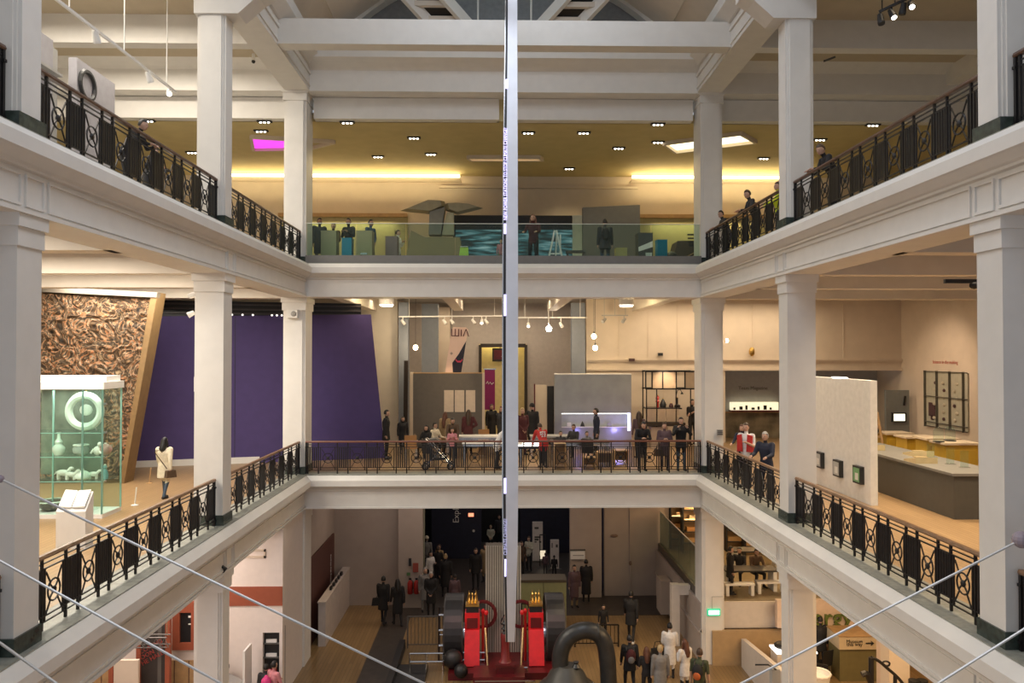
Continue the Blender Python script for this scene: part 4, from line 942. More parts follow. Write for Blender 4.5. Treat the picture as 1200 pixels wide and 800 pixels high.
# tall doorway
Yd = 37.45
r = thing('doorway', 'tall dark-framed doorway into a yellow-lit corridor', 'door', (0, Yd, F1)); x0 = P1(563, Yd); x1 = P1(616, Yd); zt = atY(590, 404, Yd).z - F1
for b in ((x0 - .08, x0 + .06, 0, zt), (x1 - .06, x1 + .08, 0, zt), (x0, x1, zt - .12, zt + .06)): MB().box(b[0], b[1], -.08, .12, b[2], b[3]).build('door_frame', mat('dark_door', (.03, .02, .012), .5), r)
area('corridor_lamp', (.2, 37.9, 11.2), 1.5, .3, 45, (1, .85, .4))
a = P1(586, 38.0); r = thing('hanging_sign', 'dark framed picture hung inside the doorway', 'picture', (a, 38.0, atY(586, 415, 38).z)); MB().box(-.38, .38, 0, .08, -.35, .3).build('frame', mat('dark_door', (.03, .02, .012), .5), r); MB().box(-.3, .3, -.01, 0, -.25, .2).build('picture_field', DRED, r); MB().box(-.02, .02, .03, .05, .3, 12.5 - r.location.z).build('hanger', BLACK, r)
a = atY(574, 433, 34.5); b = atY(574, 480, 34.5); r = thing('banner', 'narrow magenta banner with a white squiggle beside the doorway', 'banner', (a.x, 34.5, b.z)); MB().box(-.23, .23, 0, .04, 0, a.z - b.z).build('sheet', mat('magenta_cloth', (.22, .012, .10), .6), r)
MB().tube([(-.16, -.01, 1.15), (-.1, -.01, 1.25), (-.05, -.01, 1.13), (.02, -.01, 1.22), (.08, -.01, 1.12), (.17, -.01, 1.2)], .02, 5).build('squiggle', WPAINT, r); MB().box(-.27, .27, -.02, .06, a.z - b.z, a.z - b.z + .05).build('top_rail', CHROME, r); MB().bar((0, .1, F1 - b.z), (0, .1, a.z - b.z), .05).build('pole', CHROME, r)
# frosted glass stand
Yf = 31.8; x0 = P1(650, Yf); x1 = P1(740, Yf); zt = atY(700, 439, Yf).z - F1
r = thing('light_wall', 'silvery frosted display wall with a slot shelf and violet glow at the bottom', 'display', (x0, Yf, F1)); wv = x1 - x0
SIL = mat('frosted_silver', (.34, .35, .35), .35, metal=.3, var=.12, scale=1.5)
za, zb = atY(700, 500, Yf).z - F1, atY(700, 484, Yf).z - F1
MB().box(0, wv, 0, .35, zb, zt).build('upper_panel', SIL, r); MB().box(0, wv, 0, .35, 0, za).build('lower_panel', SIL, r); MB().box(0, .28, .0, .35, za, zb).build('side_panel', SIL, r); MB().box(wv - .12, wv, 0, .35, za, zb).build('side_panel', SIL, r)
MB().box(.28, wv - .12, .25, .35, za, zb).build('slot_back', mat('slot_back', (.50, .51, .48), .5), r); MB().box(.28, wv - .12, .02, .06, zb - .03, zb - .005).build('slot_glow_strip', mat('slot_glow', (1, 1, .95), .5, var=0, emit=(1, 1, .92), estr=1.6), r); MB().box(.28, wv - .12, -.03, .0, za - .03, za + .01).build('slot_edge', WPAINT, r); MB().box(0, wv, -.02, .37, zt, zt + .05).build('cap', WPAINT, r); MB().box(wv - .16, wv - .05, -.02, -.0, za - .15, zb).build('light_strip', mat('violet_tube', (.6, .6, 1), .5, var=0, emit=(.6, .65, 1), estr=3), r)  # emissive strip along the slot top is added to brighten the slot back
point('violet_lamp', (x0 + wv * .8, Yf - .5, F1 + .75), 9, (.35, .3, 1), .1); point('violet_lamp', (x0 + wv * .3, Yf - .5, F1 + .7), 4, (.35, .3, 1), .1)
for k in range(4): 
    t = thing('slot_model', 'little %s model in the slot of the silvery display wall' % ['white boxy', 'dark conical', 'pale round', 'grey upright'][k], 'model', (x0 + .6 + .55 * k, Yf + .12, F1 + za)); 
    (MB().cbox((0, 0, .08), .16, .1, .16) if k in (0, 3) else MB().lathe([(.1, 0), (.07, .1), (.01, .22)], 8)).build('body', [WPAINT, BLACK, CERW, GREYP][k], t); MB().cbox((0, 0, .005), .2, .14, .01).build('base', BLACK, t)
a = P1(634, 33.5); r = thing('exhibit_panel', 'pale upright panel beside a dark door-like panel, right of the doorway', 'panel', (a, 33.5, F1)); MB().box(-.25, .25, 0, .1, 0, 2.55).build('board', WALLP, r); MB().box(.27, .62, -.05, .1, 0, 2.5).build('dark_panel', BLACK, r); MB().box(-.3, -.25, -.02, .12, 0, 2.6).build('edge', DRED, r)
a = P1(453, 33); 
r = thing('standing_beam', 'tall dark wooden upright leaning by the grey pier', 'post', (P1(475, 32.8), 32.8, F1)); MB().bar((0, 0, 0), (.03, 0, 3.6), .16, .2).build('shaft', mat('dark_post', (.03, .018, .01), .6), r); MB().cbox((0, 0, .04), .4, .4, .08).build('foot', BLACK, r)
# black framed shelving
Ys = 32.0
def shl(x, y): q = atY(x, y, Ys); return q
a = shl(757, 500); b = shl(815, 435); r = thing('shelving_frame', 'black metal frame shelving with tan panels beside the right corner column', 'shelf', (a.x, Ys, F1)); wv = b.x - a.x; zt = b.z - F1
FRK = IRON
zz = lambda y: shl(780, y).z - F1
for x in (0, .26, .70, 1.26, 1.62, wv): MB().box(x - .025, x + .025, 0, .05, zz(456), zt).build('upright', FRK, r)
for x in (.03, .45, 1.25): MB().box(x - .02, x + .02, 0, .05, 0, zz(456)).build('upright', FRK, r)
for x in (.03, wv): MB().box(x - .02, x + .02, .8, .85, 0, zt).build('upright', FRK, r)
for z in (zt, zz(455.5)): MB().box(0, wv, 0, .05, z - .03, z + .03).build('crossbar', FRK, r); MB().box(0, wv, .8, .85, z - .03, z + .03).build('crossbar', FRK, r)
PAN = mat('tan_panel', (.42, .32, .22), .6)
for x0, x1 in ((.29, .68), (.73, 1.24), (1.65, wv - .03)): MB().box(x0, x1, .03, .045, zz(455), zt - .03).build('panel', PAN, r)
MB().box(.03, 1.5, .02, .8, zz(478) - .05, zz(478)).build('shelf', FRK, r)
for x0, x1 in ((.06, .42), (.48, .80), (.84, 1.35)): MB().box(x0, x1, 0, .03, zz(494), zz(479)).build('panel', PAN, r)
MB().box(-.1, 1.6, -.15, .8, zz(499), zz(495)).build('counter', mat('dark_post', (.03, .018, .01), .6), r)
MB().box(.2, .9, -.05, .5, 0, zz(500)).build('panel', PAN, r)
spot('shelf_spot', (a.x + .8, 31.2, 9.4), (a.x + .8, 33.9, 7.6), 60, (1, .75, .5), 80, .9)
for k, (dx, l, c) in enumerate(((.55, 'slim red and brass coffee flask on the frame shelving', RED), (.78, 'dark pear-shaped lantern on the frame shelving', BLACK), (1.12, 'brown jar on the frame shelving', DK), (1.38, 'dark hooded lamp on the frame shelving', BLACK))):
    t = thing('shelf_object', l, ['flask', 'lantern', 'jar', 'lamp'][k], (a.x + dx, Ys + .35, F1 + zz(478))); MB().lathe([[(.05, 0), (.05, .2), (.09, .25), (.05, .3), (.08, .4), (.03, .5)], [(.12, 0), (.14, .12), (.06, .3), (.02, .36)], [(.08, 0), (.1, .08), (.05, .18)], [(.13, 0), (.13, .1), (.03, .14), (.03, .4)]][k], 12).build('body', c, t, smooth=True); MB().lathe([(.03, [.5, .36, .18, .4][k]), (.02, [.54, .4, .21, .43][k])], 8).build('cap', BRASS, t)
t = thing('wire_lamp', 'thin curved wire lamp standing on the frame shelving', 'lamp', (a.x + 1.3, Ys + .2, F1 + zz(478))); MB().tube([(0, 0, 0), (.0, 0, .5), (.05, 0, .72), (.17, 0, .75), (.24, 0, .62)], .015, 6).build('arm', IRON, t); MB().lathe([(.07, .56), (.03, .64)], 10, (.24, 0, 0)).build('shade', BLACK, t)
for px, py, l in ((773.5, 415, 'small black wall speaker on the pale far wall'), (740, 421.5, 'small brown plaque on the pale far wall')):
    a = atY(px, py, 33.9); r = thing('wall_fixture', l, 'fixture', (a.x, 33.85, a.z)); MB().cbox((0, 0, 0), .2 if px > 750 else .24, .16, .12).build('box', BLACK if px > 750 else DK, r); MB().cbox((0, .06, 0), .26, .04, .16).build('backplate', WALLP, r)

# furniture
def table(name, label, px, Y, w, d, h, m, legm, zf=F1, rz=0):
    r = thing(name, label, 'table', (atY(px, 500, Y).x, Y, zf), rz); MB().box(-w / 2, w / 2, -d / 2, d / 2, h - .05, h).build('tabletop', m, r)
    for x in (-w / 2 + .06, w / 2 - .06):
        for y in (-d / 2 + .06, d / 2 - .06): MB().box(x - .025, x + .025, y - .025, y + .025, 0, h - .05).build('leg', legm, r)
    MB().box(-w / 2 + .06, w / 2 - .06, -d / 2 + .05, -d / 2 + .08, h - .14, h - .05).build('apron', legm, r)
    return r
table('work_table', 'long white work table behind the rail, left of the blade', 577, 27.6, 2.1, .8, .78, WPAINT, CHROME)
table('work_table', 'second white work table farther back, left of the blade', 560, 29.8, 2.4, .8, .78, WPAINT, CHROME)
LT = mat('light_table_top', (1, .95, .9), .5, var=0, emit=(1, .93, .85), estr=1.6)
r = table('light_table', 'glowing white light table right of the blade', 618, 27.5, 1.2, .7, .72, LT, BLACK)
table('work_table', 'dark work table where the children sit, right of the blade', 679, 28.3, 2.1, .8, .74, GREYD, CHROME)
table('work_table', 'round-cornered grey table between the blade and the silvery wall', 645, 30.2, 1.6, .8, .74, GREYP, CHROME)
def stool(label, px, Y, s=.36, h=.46, m=OAKW, zf=F1):
    r = thing('box_stool', label, 'stool', (atY(px, 500, Y).x, Y, zf)); t = .03
    for x in (-s / 2, s / 2 - t): MB().box(x, x + t, -s / 2, s / 2, 0, h - t).build('side', m, r)
    MB().box(-s / 2, s / 2, -s / 2, s / 2, h - t, h).build('seat', m, r); MB().box(-s / 2, s / 2, s / 2 - t, s / 2, .1, h - t).build('back_panel', m, r)
stool('pale wood box stool in front of the seated children, tall', 656, 26.6, .4, .85)
stool('pale wood box stool under the standing man in dark blue', 690, 26.5, .42, .4)
stool('pale wood box stool beside the white work table', 566, 29.2, .4, .62)
stool('pale wood box stool right of the children', 708, 27.0, .5, .5); stool('pale wood box stool behind the leaning man', 727, 27.6, .5, .5)
def chair(label, px, Y, m, rz=0, zf=F1):
    r = thing('chair', label, 'chair', (atY(px, 500, Y).x, Y, zf), rz); MB().box(-.22, .22, -.22, .22, .42, .46).build('seat', m, r)
    MB().prism([(.18, .46), (.22, .46), (.28, .92), (.24, .92)], -.22, .22, 'X').build('backrest', m, r)
    for x in (-.19, .19):
        for y in (-.19, .19): MB().box(x - .018, x + .018, y - .018, y + .018, 0, .42).build('leg', CHROME, r)
ORG = mat('tan_chair', (.40, .20, .07), .5)
chair('tan moulded chair at the left end of the seated group', 482, 28.8, ORG, PI); chair('tan moulded chair beside the dark partition', 569, 30.5, ORG, .3)
chair('black chair behind the rail in front of the seated group', 505, 27.4, BLACK, 2.6); chair('black chair at the children table, left', 655, 27.4, BLACK, PI); chair('black chair at the children table, right', 690, 27.4, BLACK, 2.8)
# pushchair
r = thing('pushchair', 'folded-hood black pushchair with silver tubes parked behind the rail', 'pushchair', (P1(514, 26.5), 26.5, F1))
for y in (-.25, .25):
    MB().tube([(-.42, y, 1.02), (-.30, y, .95), (.42, y, .16)], .018, 6).build('side_tube', CHROME, r); MB().tube([(.0, y, .55), (-.42, y, .14)], .016, 6).build('rear_tube', CHROME, r)
    for x in (-.42, .42): w_ = MB().torus((x, y, .12), .10, .028, 'Y', 14, 6).build('wheel', BLACK, r); MB().tube([(x, y - .03, .12), (x, y + .03, .12)], .03, 8).build('hub', CHROME, w_)
MB().tube([(-.42, -.25, 1.02), (-.45, 0, 1.04), (-.42, .25, 1.02)], .02, 6).build('handle', BLACK, r)
MB().prism([(-.25, .30), (.25, .34), (.27, .40), (-.12, .40), (-.32, .90), (-.38, .86)], -.22, .22, 'Y').build('seat', BLACK, r); MB().prism([(-.36, .85), (-.30, 1.02), (-.08, 1.05), (.10, .92), (.06, .88), (-.1, .96), (-.28, .9)], -.23, .23, 'Y').build('hood', GREYD, r)
# ================================================================== ground level
# left, under the gallery: white shop wall with red band
yw = 22.5
def gz(y, Y=yw): return 10.1 + (414 - y) / 915 * Y
PKW = mat('pinkish_white_wall', (.74, .66, .60), .6, var=.03); RBR = mat('red_brown_band', (.30, .075, .035), .6, var=.06)
xl = lambda px, Y=yw: atY(px, 720, Y).x
w = MB().box(XL, xl(308), yw, yw + .25, 0, 5.1).box(xl(327.5), -6.1, yw, yw + .25, 0, 5.1).box(xl(308), xl(327.5), yw, yw + .25, 2.15, 5.1)
w.box(-6.42, -6.25, yw + .25, 25.38, 0, 5.1)
w = struct(w.build('wall_left', PKW), 'pinkish white shop wall under the left gallery')
MB().box(xl(262), -6.1, yw - .03, yw, gz(706), gz(684)).build('red_band', RBR, w)
MB().box(xl(285), xl(311), yw - .03, yw, gz(651), gz(648.5)).box(xl(285), xl(311), yw - .03, yw, gz(643.5), gz(641)).box(xl(285), xl(287), yw - .03, yw, gz(651), gz(641)).box(xl(309), xl(311), yw - .03, yw, gz(651), gz(641)).build('vent_frame', WALLP, w)
MB().box(XL, xl(232), yw - .04, yw, 0, gz(768)).build('wood_lining', OAKW, w)
for x in (222, 205, 190, 150, 120): MB().box(xl(x), xl(x) + .02, yw - .05, yw - .03, 0, gz(768)).build('joint', DK, w)
r = thing('framed_opening', 'dark window with a broad red-brown surround under the left gallery', 'window', (xl(217), yw, gz(755)))
a, b, h = xl(204) - xl(217), xl(234) - xl(217), gz(700) - gz(755)
for q in ((a, a + .2, .2, h - .3), (b - .2, b, .2, h - .3), (a, b, 0, .2), (a, b, h - .3, h)): MB().box(q[0], q[1], -.12, 0, q[2], q[3]).build('surround', RBR, r)
MB().box(a + .15, b - .15, -.05, 0, .15, h - .2).build('dark_pane', BLACK, r); MB().box(.12, .2, -.08, -.05, .9, .95).box(.12, .2, -.08, -.05, .7, .73).build('label', WPAINT, r)
r = thing('shop_shelf', 'dark shelf recess with folded white and red goods behind the pink-topped visitor', 'shelf', (xl(318), yw + .05, 0))
MB().box(-.24, .24, .1, .55, 0, 2.15).build('back', BLACK, r)
for k, z in enumerate((.5, .95, 1.4, 1.8)): MB().box(-.24, .24, 0, .5, z, z + .03).build('shelf_board', GREYD, r); MB().box(-.18, .12, .05, .3, z + .03, z + .12).build('folded_goods', [WPAINT, RED, WPAINT, WPAINT][k], r)
r = thing('till_desk', 'grey sloping till desk beside the shop shelf', 'desk', (xl(283), 21.8, 0)); MB().prism([(-.45, 0), (.35, 0), (.35, .9), (-.45, 1.3)], -.3, .3, 'Y').build('body', GREYP, r); MB().box(-.5, -.2, -.32, .32, 1.32, 1.42).build('monitor', BLACK, r); MB().box(.36, .42, -.3, .3, 0, 2.0).build('side_panel', WPAINT, r)
Yb2 = 21.6
r = thing('banner', 'tall dark banner with slanting red lettering between red-brown edges under the left gallery', 'banner', (xl(180, Yb2), Yb2, 0)); zt = gz(685, Yb2)
wd = (xl(197, Yb2) - xl(163, Yb2)) / 2
MB().box(-wd, wd, 0, .08, 0, zt).build('sheet', mat('banner_dark', (.035, .028, .025), .6), r)
for s in (-1, 1): MB().box(s * wd - .06, s * wd + .06, -.04, .1, 0, zt).build('edge_board', RBR, r)
MB().box(.12, .22, -.01, 0, .2, zt - .3).build('grey_strip', mat('dark_strip', (.1, .09, .08), .6), r)
[text(w_, 'lettering', r, mat('red_letters', (.30, .04, .03), .6), .17, (-.06, -.02, 2.12 - .17 * k), (PI / 2, -.5, 0)) for k, w_ in enumerate(('COMING', 'SOON TO', 'THE HALL'))]
TRU = mat('truss_grey', (.16, .15, .14), .4, metal=.5); r = thing('truss', 'short grey lighting truss in front of the dark banner', 'truss', (xl(178, 21.3), 21.3, gz(746, 21.3)))
for y in (-.12, .12):
    for z in (-.13, .13): MB().tube([(-.55, y, z), (.45, y, z)], .018, 6).build('chord', TRU, r)
for k in range(5): MB().tube([(-.6 + .22 * k, -.12, -.13), (-.49 + .22 * k, -.12, .13), (-.38 + .22 * k, -.12, -.13)], .014, 5).build('brace', TRU, r)
for x in (-.5, .4): MB().tube([(x, 0, .13), (x, 0, 5.75 - gz(746, 21.3))], .012, 5).build('hanger', CHROME, r)
r = thing('screen_panel', 'beige freestanding panel with a red-brown edge under the left gallery', 'panel', (xl(148, 21.0), 21.0, 0)); MB().box(-.32, .32, 0, .1, 0, gz(768, 21.0)).build('board', WALLP, r); MB().box(-.45, -.33, -.02, .12, 0, gz(770, 21.0)).build('edge', RBR, r)
r = thing('hook_arm', 'black curved hook arm on the lower second column on the left', 'bracket', (WL - .1, 17.8, gz(668, 17.8))); MB().tube([(-.1, 0, -.05), (.12, -.05, .0), (.22, -.08, .12), (.14, -.1, .17)], .04, 8).build('arm', BLACK, r); MB().cbox((-.1, 0, -.05), .1, .12, .2).build('plate', BLACK, r)
a = atY(343, 779, 25.35); r = thing('wall_plate', 'square grey metal plate on the lower far left column', 'plate', (a.x, 25.36, a.z)); MB().cbox((0, 0, 0), .34, .04, .34).build('plate', mat('plate_grey', (.24, .23, .22), .4), r); MB().cbox((0, -.025, 0), .26, .02, .26).build('cover', GREYP, r)
# low wall and maroon panel on the left of the walkway
w = struct(MB().box(-6.15, -5.9, 27.2, 31.6, 0, 1.5).box(-6.17, -5.88, 27.15, 31.6, 1.5, 1.54).build('wall_left', mat('low_wall_white', (.55, .48, .43), .6)), 'low white wall beside the oak walkway')
for k in range(5): MB().cbox((-6.0, 28.6 + .45 * k, 1.60), .08, .22, .12).build('dark_knob', BLACK, w)
r = thing('maroon_panel', 'big maroon wall panel with small white upright lettering left of the walkway', 'panel', (-6.47, 26.5, 0)); MB().box(0, .06, 0, 4.6, 0.0, 3.0).build('board', mat('maroon', (.085, .028, .02), .6, var=.06), r)
text('Making the World', 'lettering', r, WPAINT, .16, (.075, 3.9, 1.75), (PI / 2, -PI / 2, PI / 2))
# fire extinguishers
for k, (px, py, l, c) in enumerate(((480.5, 684, 'left red fire extinguisher on the pale pier', RED), (488, 683, 'right red fire extinguisher on the pale pier', RED))):
    a = atY(px, 692, 31.0); r = thing('fire_extinguisher', l, 'extinguisher', (a.x, 31.05, .62)); MB().lathe([(.09, 0), (.11, .03), (.11, .42), (.07, .5), (.03, .54)], 12).build('cylinder', RED, r, smooth=True); MB().cbox((0, 0, .58), .1, .05, .06).build('valve', BLACK, r); MB().tube([(.03, -.05, .58), (.12, -.08, .5), (.11, -.09, .2)], .015, 6).build('hose', BLACK, r); MB().box(-.05, .05, .08, .16, .1, .4).build('bracket', BLACK, r)
a = atY(487, 665, 31.15); r = thing('safety_sign', 'small red and green safety signs above the extinguishers', 'sign', (a.x, 31.16, a.z)); MB().cbox((0, 0, 0), .22, .03, .36).build('red_plate', mat('sign_red', (.3, .06, .04), .5), r); MB().cbox((-.28, 0, -.25), .14, .03, .12).build('green_plate', mat('sign_green', (.10, .2, .08), .5), r); MB().cbox((-.22, 0, .22), .1, .05, .3).build('black_plate', BLACK, r)
# navy walls: lettering, signs, totems
t = text('Explore', 'lettering', NAVYWALL, WPAINT, .42, (atY(534.5, 600, 38.5).x, 38.57, atY(534, 613, 38.5).z), (PI / 2, -PI / 2, 0), align='LEFT')
a = atY(552, 603, 38.5); r = thing('sign_box', 'small glowing orange sign high on the navy wall', 'sign', (a.x, 38.5, a.z)); MB().cbox((0, 0, 0), .26, .1, .16).build('light_face', mat('orange_glow', (1, .3, .15), .5, var=0, emit=(1, .30, .16), estr=1.1), r); MB().cbox((0, .05, 0), .3, .06, .2).build('housing', BLACK, r)
a = atY(555, 622, 38.5); r = thing('round_button', 'small pale round disc on the navy wall', 'button', (a.x, 38.56, a.z)); MB().tube([(0, 0, 0), (0, -.04, 0)], .06, 10).build('disc', WPAINT, r); MB().tube([(0, .03, 0), (0, 0, 0)], .08, 10).build('ring', GREYD, r)
def totem(label, px0, px1, yt, Y, spots):
    a = atY(px0, yt, Y); b = atY(px1, yt, Y); r = thing('info_totem', label, 'sign', ((a.x + b.x) / 2, Y, 0)); w = b.x - a.x
    MB().box(-w / 2, w / 2, 0, .12, .05, a.z).build('board', mat('totem_white', (.66, .60, .55), .5), r); MB().box(-w / 2 - .1, w / 2 + .1, -.15, .25, 0, .05).build('base', GREYD, r)
    for x, z, sx, sz in spots: MB().box((x - sx / 2) * w, (x + sx / 2) * w, -.01, 0, (z - sz / 2) * a.z, (z + sz / 2) * a.z).build('printed_block', GREYD, r)
totem('taller white info totem with grey printed pictures against the navy wall', 624, 636, 611.5, 38.0, ((-.1, .85, .4, .05), (0, .62, .6, .04), (-.1, .56, .4, .05), (.25, .5, .2, .04), (-.2, .5, .2, .03)))
totem('shorter white info totem in front of the navy wall', 645, 655, 632.5, 36.6, ((-.3, .82, .12, .16), (.25, .8, .25, .1)))
r = thing('lit_stand', 'small lit stand with a dark frame beside the taller white totem', 'stand', (atY(633, 655, 37).x, 37.2, 0)); MB().box(-.02, .02, 0, .04, 0, 1.5).box(-.02, .3, 0, .04, 1.46, 1.5).box(.26, .3, 0, .04, .5, 1.5).box(-.02, .3, 0, .04, .75, .79).build('frame', BLACK, r); MB().box(.0, .28, .0, .03, .35, .74).build('lit_panel', mat('lit_cream', (.8, .7, .5), .5, var=0, emit=(1, .85, .6), estr=.5), r)
a = atY(688, 640, 32.2); r = thing('notice_board', 'white notice board on a pale pier at the far end of the ground level', 'sign', (atY(677, 640, 32.3).x, 32.3, 10.1 - 232 / 915 * 32.3)); MB().box(-.3, .3, 0, .08, -.3, .05).build('board', WPAINT, r); MB().box(-.32, .32, -.02, .09, .05, .09).build('top_edge', GREYD, r); MB().box(-.2, .25, -.01, 0, -.16, -.12).build('text_line', GREYP, r)
for (px, py, Y, l) in ((720, 628, 32.5, 'small brown rosette plaque on the pale back wall'), (739, 660, 32.5, 'small brown switch on the pale back wall')):
    a = atY(px, py, Y); r = thing('wall_plaque', l, 'plaque', (a.x, Y + .06, a.z)); MB().ell((0, 0, 0), .16 if px < 730 else .06, .05, .07 if px < 730 else .1, 10, 6).build('plate', mat('plaque_brown', (.2, .13, .09), .6), r); MB().cbox((0, .02, 0), .1, .04, .1).build('backplate', DK, r)
# olive-lit plinth with bars behind the engine
GP = mat('olive_glass_panel', (.36, .38, .20), .3)
a = atY(610, 680, 29.0); b = atY(664, 680, 29.0); r = thing('barrier_wall', 'low olive-lit glass barrier with a dark top behind the red engine', 'barrier', (a.x, 29.0, 0)); wv = b.x - a.x
MB().box(0, wv, 0, .8, 1.62, 1.72).build('top', mat('dark_bronze_top', (.12, .10, .07), .3), r); 
for k in range(2): MB().box(wv * k / 2 + .01, wv * (k + 1) / 2 - .01, .05, .1, 0, 1.62).build('panel', GP, r)
MB().box(.05, wv - .05, .1, .8, 0, 1.6).build('core', GREYD, r)
def guard(label, x0, y0, x1, y1, h, n, m=IRON, pw=.02, base=0.0):
    r = thing('guard_rail', label, 'railing', (x0, y0, base)); d = Vector((x1 - x0, y1 - y0, 0))
    MB().bar((0, 0, h), (d.x, d.y, h), .05, .04).build('top_rail', m, r); MB().bar((0, 0, .12), (d.x, d.y, .12), .03).build('bottom_rail', m, r)
    for k in range(n + 1): q = d * (k / n); MB().bar((q.x, q.y, 0 if k in (0, n) else .12), (q.x, q.y, h), .05 if k in (0, n) else pw).build('post' if k in (0, n) else 'bar', m, r)
    return r
guard('grey bar fence at the left of the engine pit', -3.05, 27.0, -1.95, 27.0, 1.08, 9, mat('fence_grey', (.16, .14, .12), .4, metal=.5))
guard('dark bar fence in front of the olive barrier', .9, 28.4, 2.45, 28.4, 1.05, 12)
guard('dark bar fence right of the far flywheel', 2.7, 27.0, 4.2, 27.0, .75, 11)
def pipe_rail(label, x0, x1, Y, h, n=2):
    r = thing('pipe_rail', label, 'railing', (x0, Y, 0))
    for z in (h, h * .55): MB().tube([(0, 0, z), (x1 - x0, 0, z)], .03, 8).build('rail', CHROME, r)
    for k in range(n + 1): x = (x1 - x0) * k / n; MB().tube([(x, 0, 0), (x, 0, h)], .03, 8).build('stanchion', CHROME, r)
pipe_rail('bright pipe rail in front of the engine on the left', -2.75, -1.7, 25.0, .58)
pipe_rail('bright pipe rail across the red slide of the engine', -1.2, -.3, 25.2, .52, 1)
pipe_rail('bright pipe rail right of the ribbed tower', .3, .95, 24.4, .35, 2)
w = struct(MB().box(-3.32, -3.12, 21, 27, 0, .3).box(-3.14, -2.2, 21, 25.3, 0, .12).build('trim_4', BLACK), 'black kerb round the engine pit')
# mill engine
e = thing('mill_engine', 'big red and black mill engine with two flywheels and brass fittings', 'engine', (.25, 25.0, 0))
MB().box(-1.75, 1.7, -.7, 1.0, 0, .22).box(-.95, .6, -1.5, -.6, 0, .42).build('bed', DRED, e)
def flywheel(x, y, R, zc, w, nm='flywheel'):
    f = MB().tube([(x - w / 2, y, zc), (x + w / 2, y, zc)], R, 36).build(nm, BLACK, e)
    MB().torus((x - w / 2, y, zc), R - .05, .05, 'X', 36, 6).torus((x + w / 2, y, zc), R - .05, .05, 'X', 36, 6).build('rim', mat('wheel_edge', (.05, .045, .045), .35), f)
    return f
flywheel(-1.64, 1.1, 1.15, .95, .55); flywheel(1.66, 1.1, 1.15, .95, .55)
for x in (-1.30, 1.30): 
    MB().tube([(x - .07, .75, .92), (x + .07, .75, .92)], .36, 24).build('steel_wheel', STEEL, e); MB().tube([(x - .1, .75, .92), (x + .1, .75, .92)], .12, 12).build('hub', BRASS, e)
ER = mat('engine_red', (.62, .015, .02), .35, var=.1)
for s in (-1, 1):
    x = s * 1.0 + (-.03 if s < 0 else .02)
    MB().prism([(-.25, .25), (.15, 1.25), (.45, 1.25), (.45, .25)], x - .24, x + .24, 'X').build('slide_bed', ER, e)
    MB().box(x - .24, x + .24, .25, .7, 1.25, 1.75).build('cylinder_block', ER, e)
    MB().box(x - .17, x + .17, .22, .26, 1.28, 1.6).build('dark_opening', DRED, e)
    MB().box(x - .2, x + .2, .3, .6, 1.75, 1.95).build('black_block', BLACK, e); MB().box(x - .22, x + .22, .27, .63, 1.95, 2.02).build('brass_cap', BRASS, e)
    for d in (-.1, 0, .1): MB().lathe([(.03, 2.02), (.05, 2.1), (.02, 2.2), (.04, 2.3), (.01, 2.36)], 8, (x + d, .45, 0)).build('brass_governor', BRASS, e)
    for d in (-.18, .18): MB().tube([(x + d, .45, 2.02), (x + d * .6, .45, 2.42)], .015, 6).build('governor_rod', BRASS, e)
    MB().ell((x, .12, .98), .07, .05, .05, 10, 6).build('white_knob', CHROME, e)
    for d, y in ((.34, .3), (.45, .15)): MB().tube([(x - s * d, y, .2), (x - s * d, y + .15, 1.7)], .045, 8).build('red_pipe', RED if d < .4 else DRED, e); MB().ell((x - s * d, y + .15, 1.75), .07, .07, .09, 8, 6).build('pipe_cap', ER, e)
    MB().tube([(x - s * .5, -.2, .22), (x - s * .42, .2, 1.3)], .03, 8).build('brass_rod', mat('pale_brass', (.7, .55, .3), .3, metal=.8), e)
for k, (x, y, z, rr) in enumerate(((-1.62, -.3, .52, .30), (-1.35, -.7, .3, .22))): MB().ell((x, y, z), rr, rr, rr, 14, 9).build('black_valve', BLACK, e, smooth=True)
for x in (-2.15, -2.0, -1.85): MB().tube([(x, .9, 0), (x, .9, 1.75)], .035, 8).build('upright_pipe', mat('oily_iron', (.07, .05, .04), .35, metal=.5), e)
for z in (.5, 1.0, 1.5): MB().tube([(-2.15, .88, z), (-1.85, .88, z)], .05, 8).build('pipe_joint', CHROME, e)
MB().tube([(-2.1, .6, .95), (-1.5, .6, .95)], .025, 8).build('cross_rod', CHROME, e)
for x in (-.7, .55): MB().torus((x, .75, 1.55), .42, .06, 'Y', 20, 6).build('arch_frame', DRED, e)
MB().box(-.9, .9, -1.52, -1.5, .3, .33).build('bright_strip', CHROME, e)
# ribbed tower and pedestal
RIB = mat('ribbed_cream', (.50, .45, .37), .6, var=.05)
Yt = 26.02; a = atY(568.5, 640, Yt); b = atY(611, 640, Yt); r = thing('ribbed_tower', 'tall cream ribbed tower standing behind the engine under the blade', 'tower', ((a.x + b.x) / 2, Yt, 0)); wv = b.x - a.x; zt = a.z
MB().box(-wv / 2 + .02, wv / 2 - .02, .05, .6, 0, zt - .02).build('core', mat('tower_core', (.22, .19, .15), .7), r)
for k in range(16): x = -wv / 2 + wv * (k + .5) / 16; MB().box(x - .02, x + .02, -.03, .07, 0, zt).build('rib', RIB, r)
MB().box(-wv / 2 - .02, wv / 2 + .02, -.03, .62, 0, .1).build('base', GREYD, r)
a = atY(592, 780, 24.2); r = bpy.data.objects.new('pedestal', None); COL.objects.link(r); r.parent = e; r.location = (a.x - .25, -1.0, 0)
MB().box(-.26, .26, -.26, .26, 0, .62).box(-.31, .31, -.31, .31, .62, .70).build('base', DRED, r); MB().lathe([(.2, .7), (.13, .78), (.12, 1.35), (.15, 1.45), (.12, 1.55)], 14).build('shaft', mat('shaft_red', (.2, .02, .02), .4), r, smooth=True)
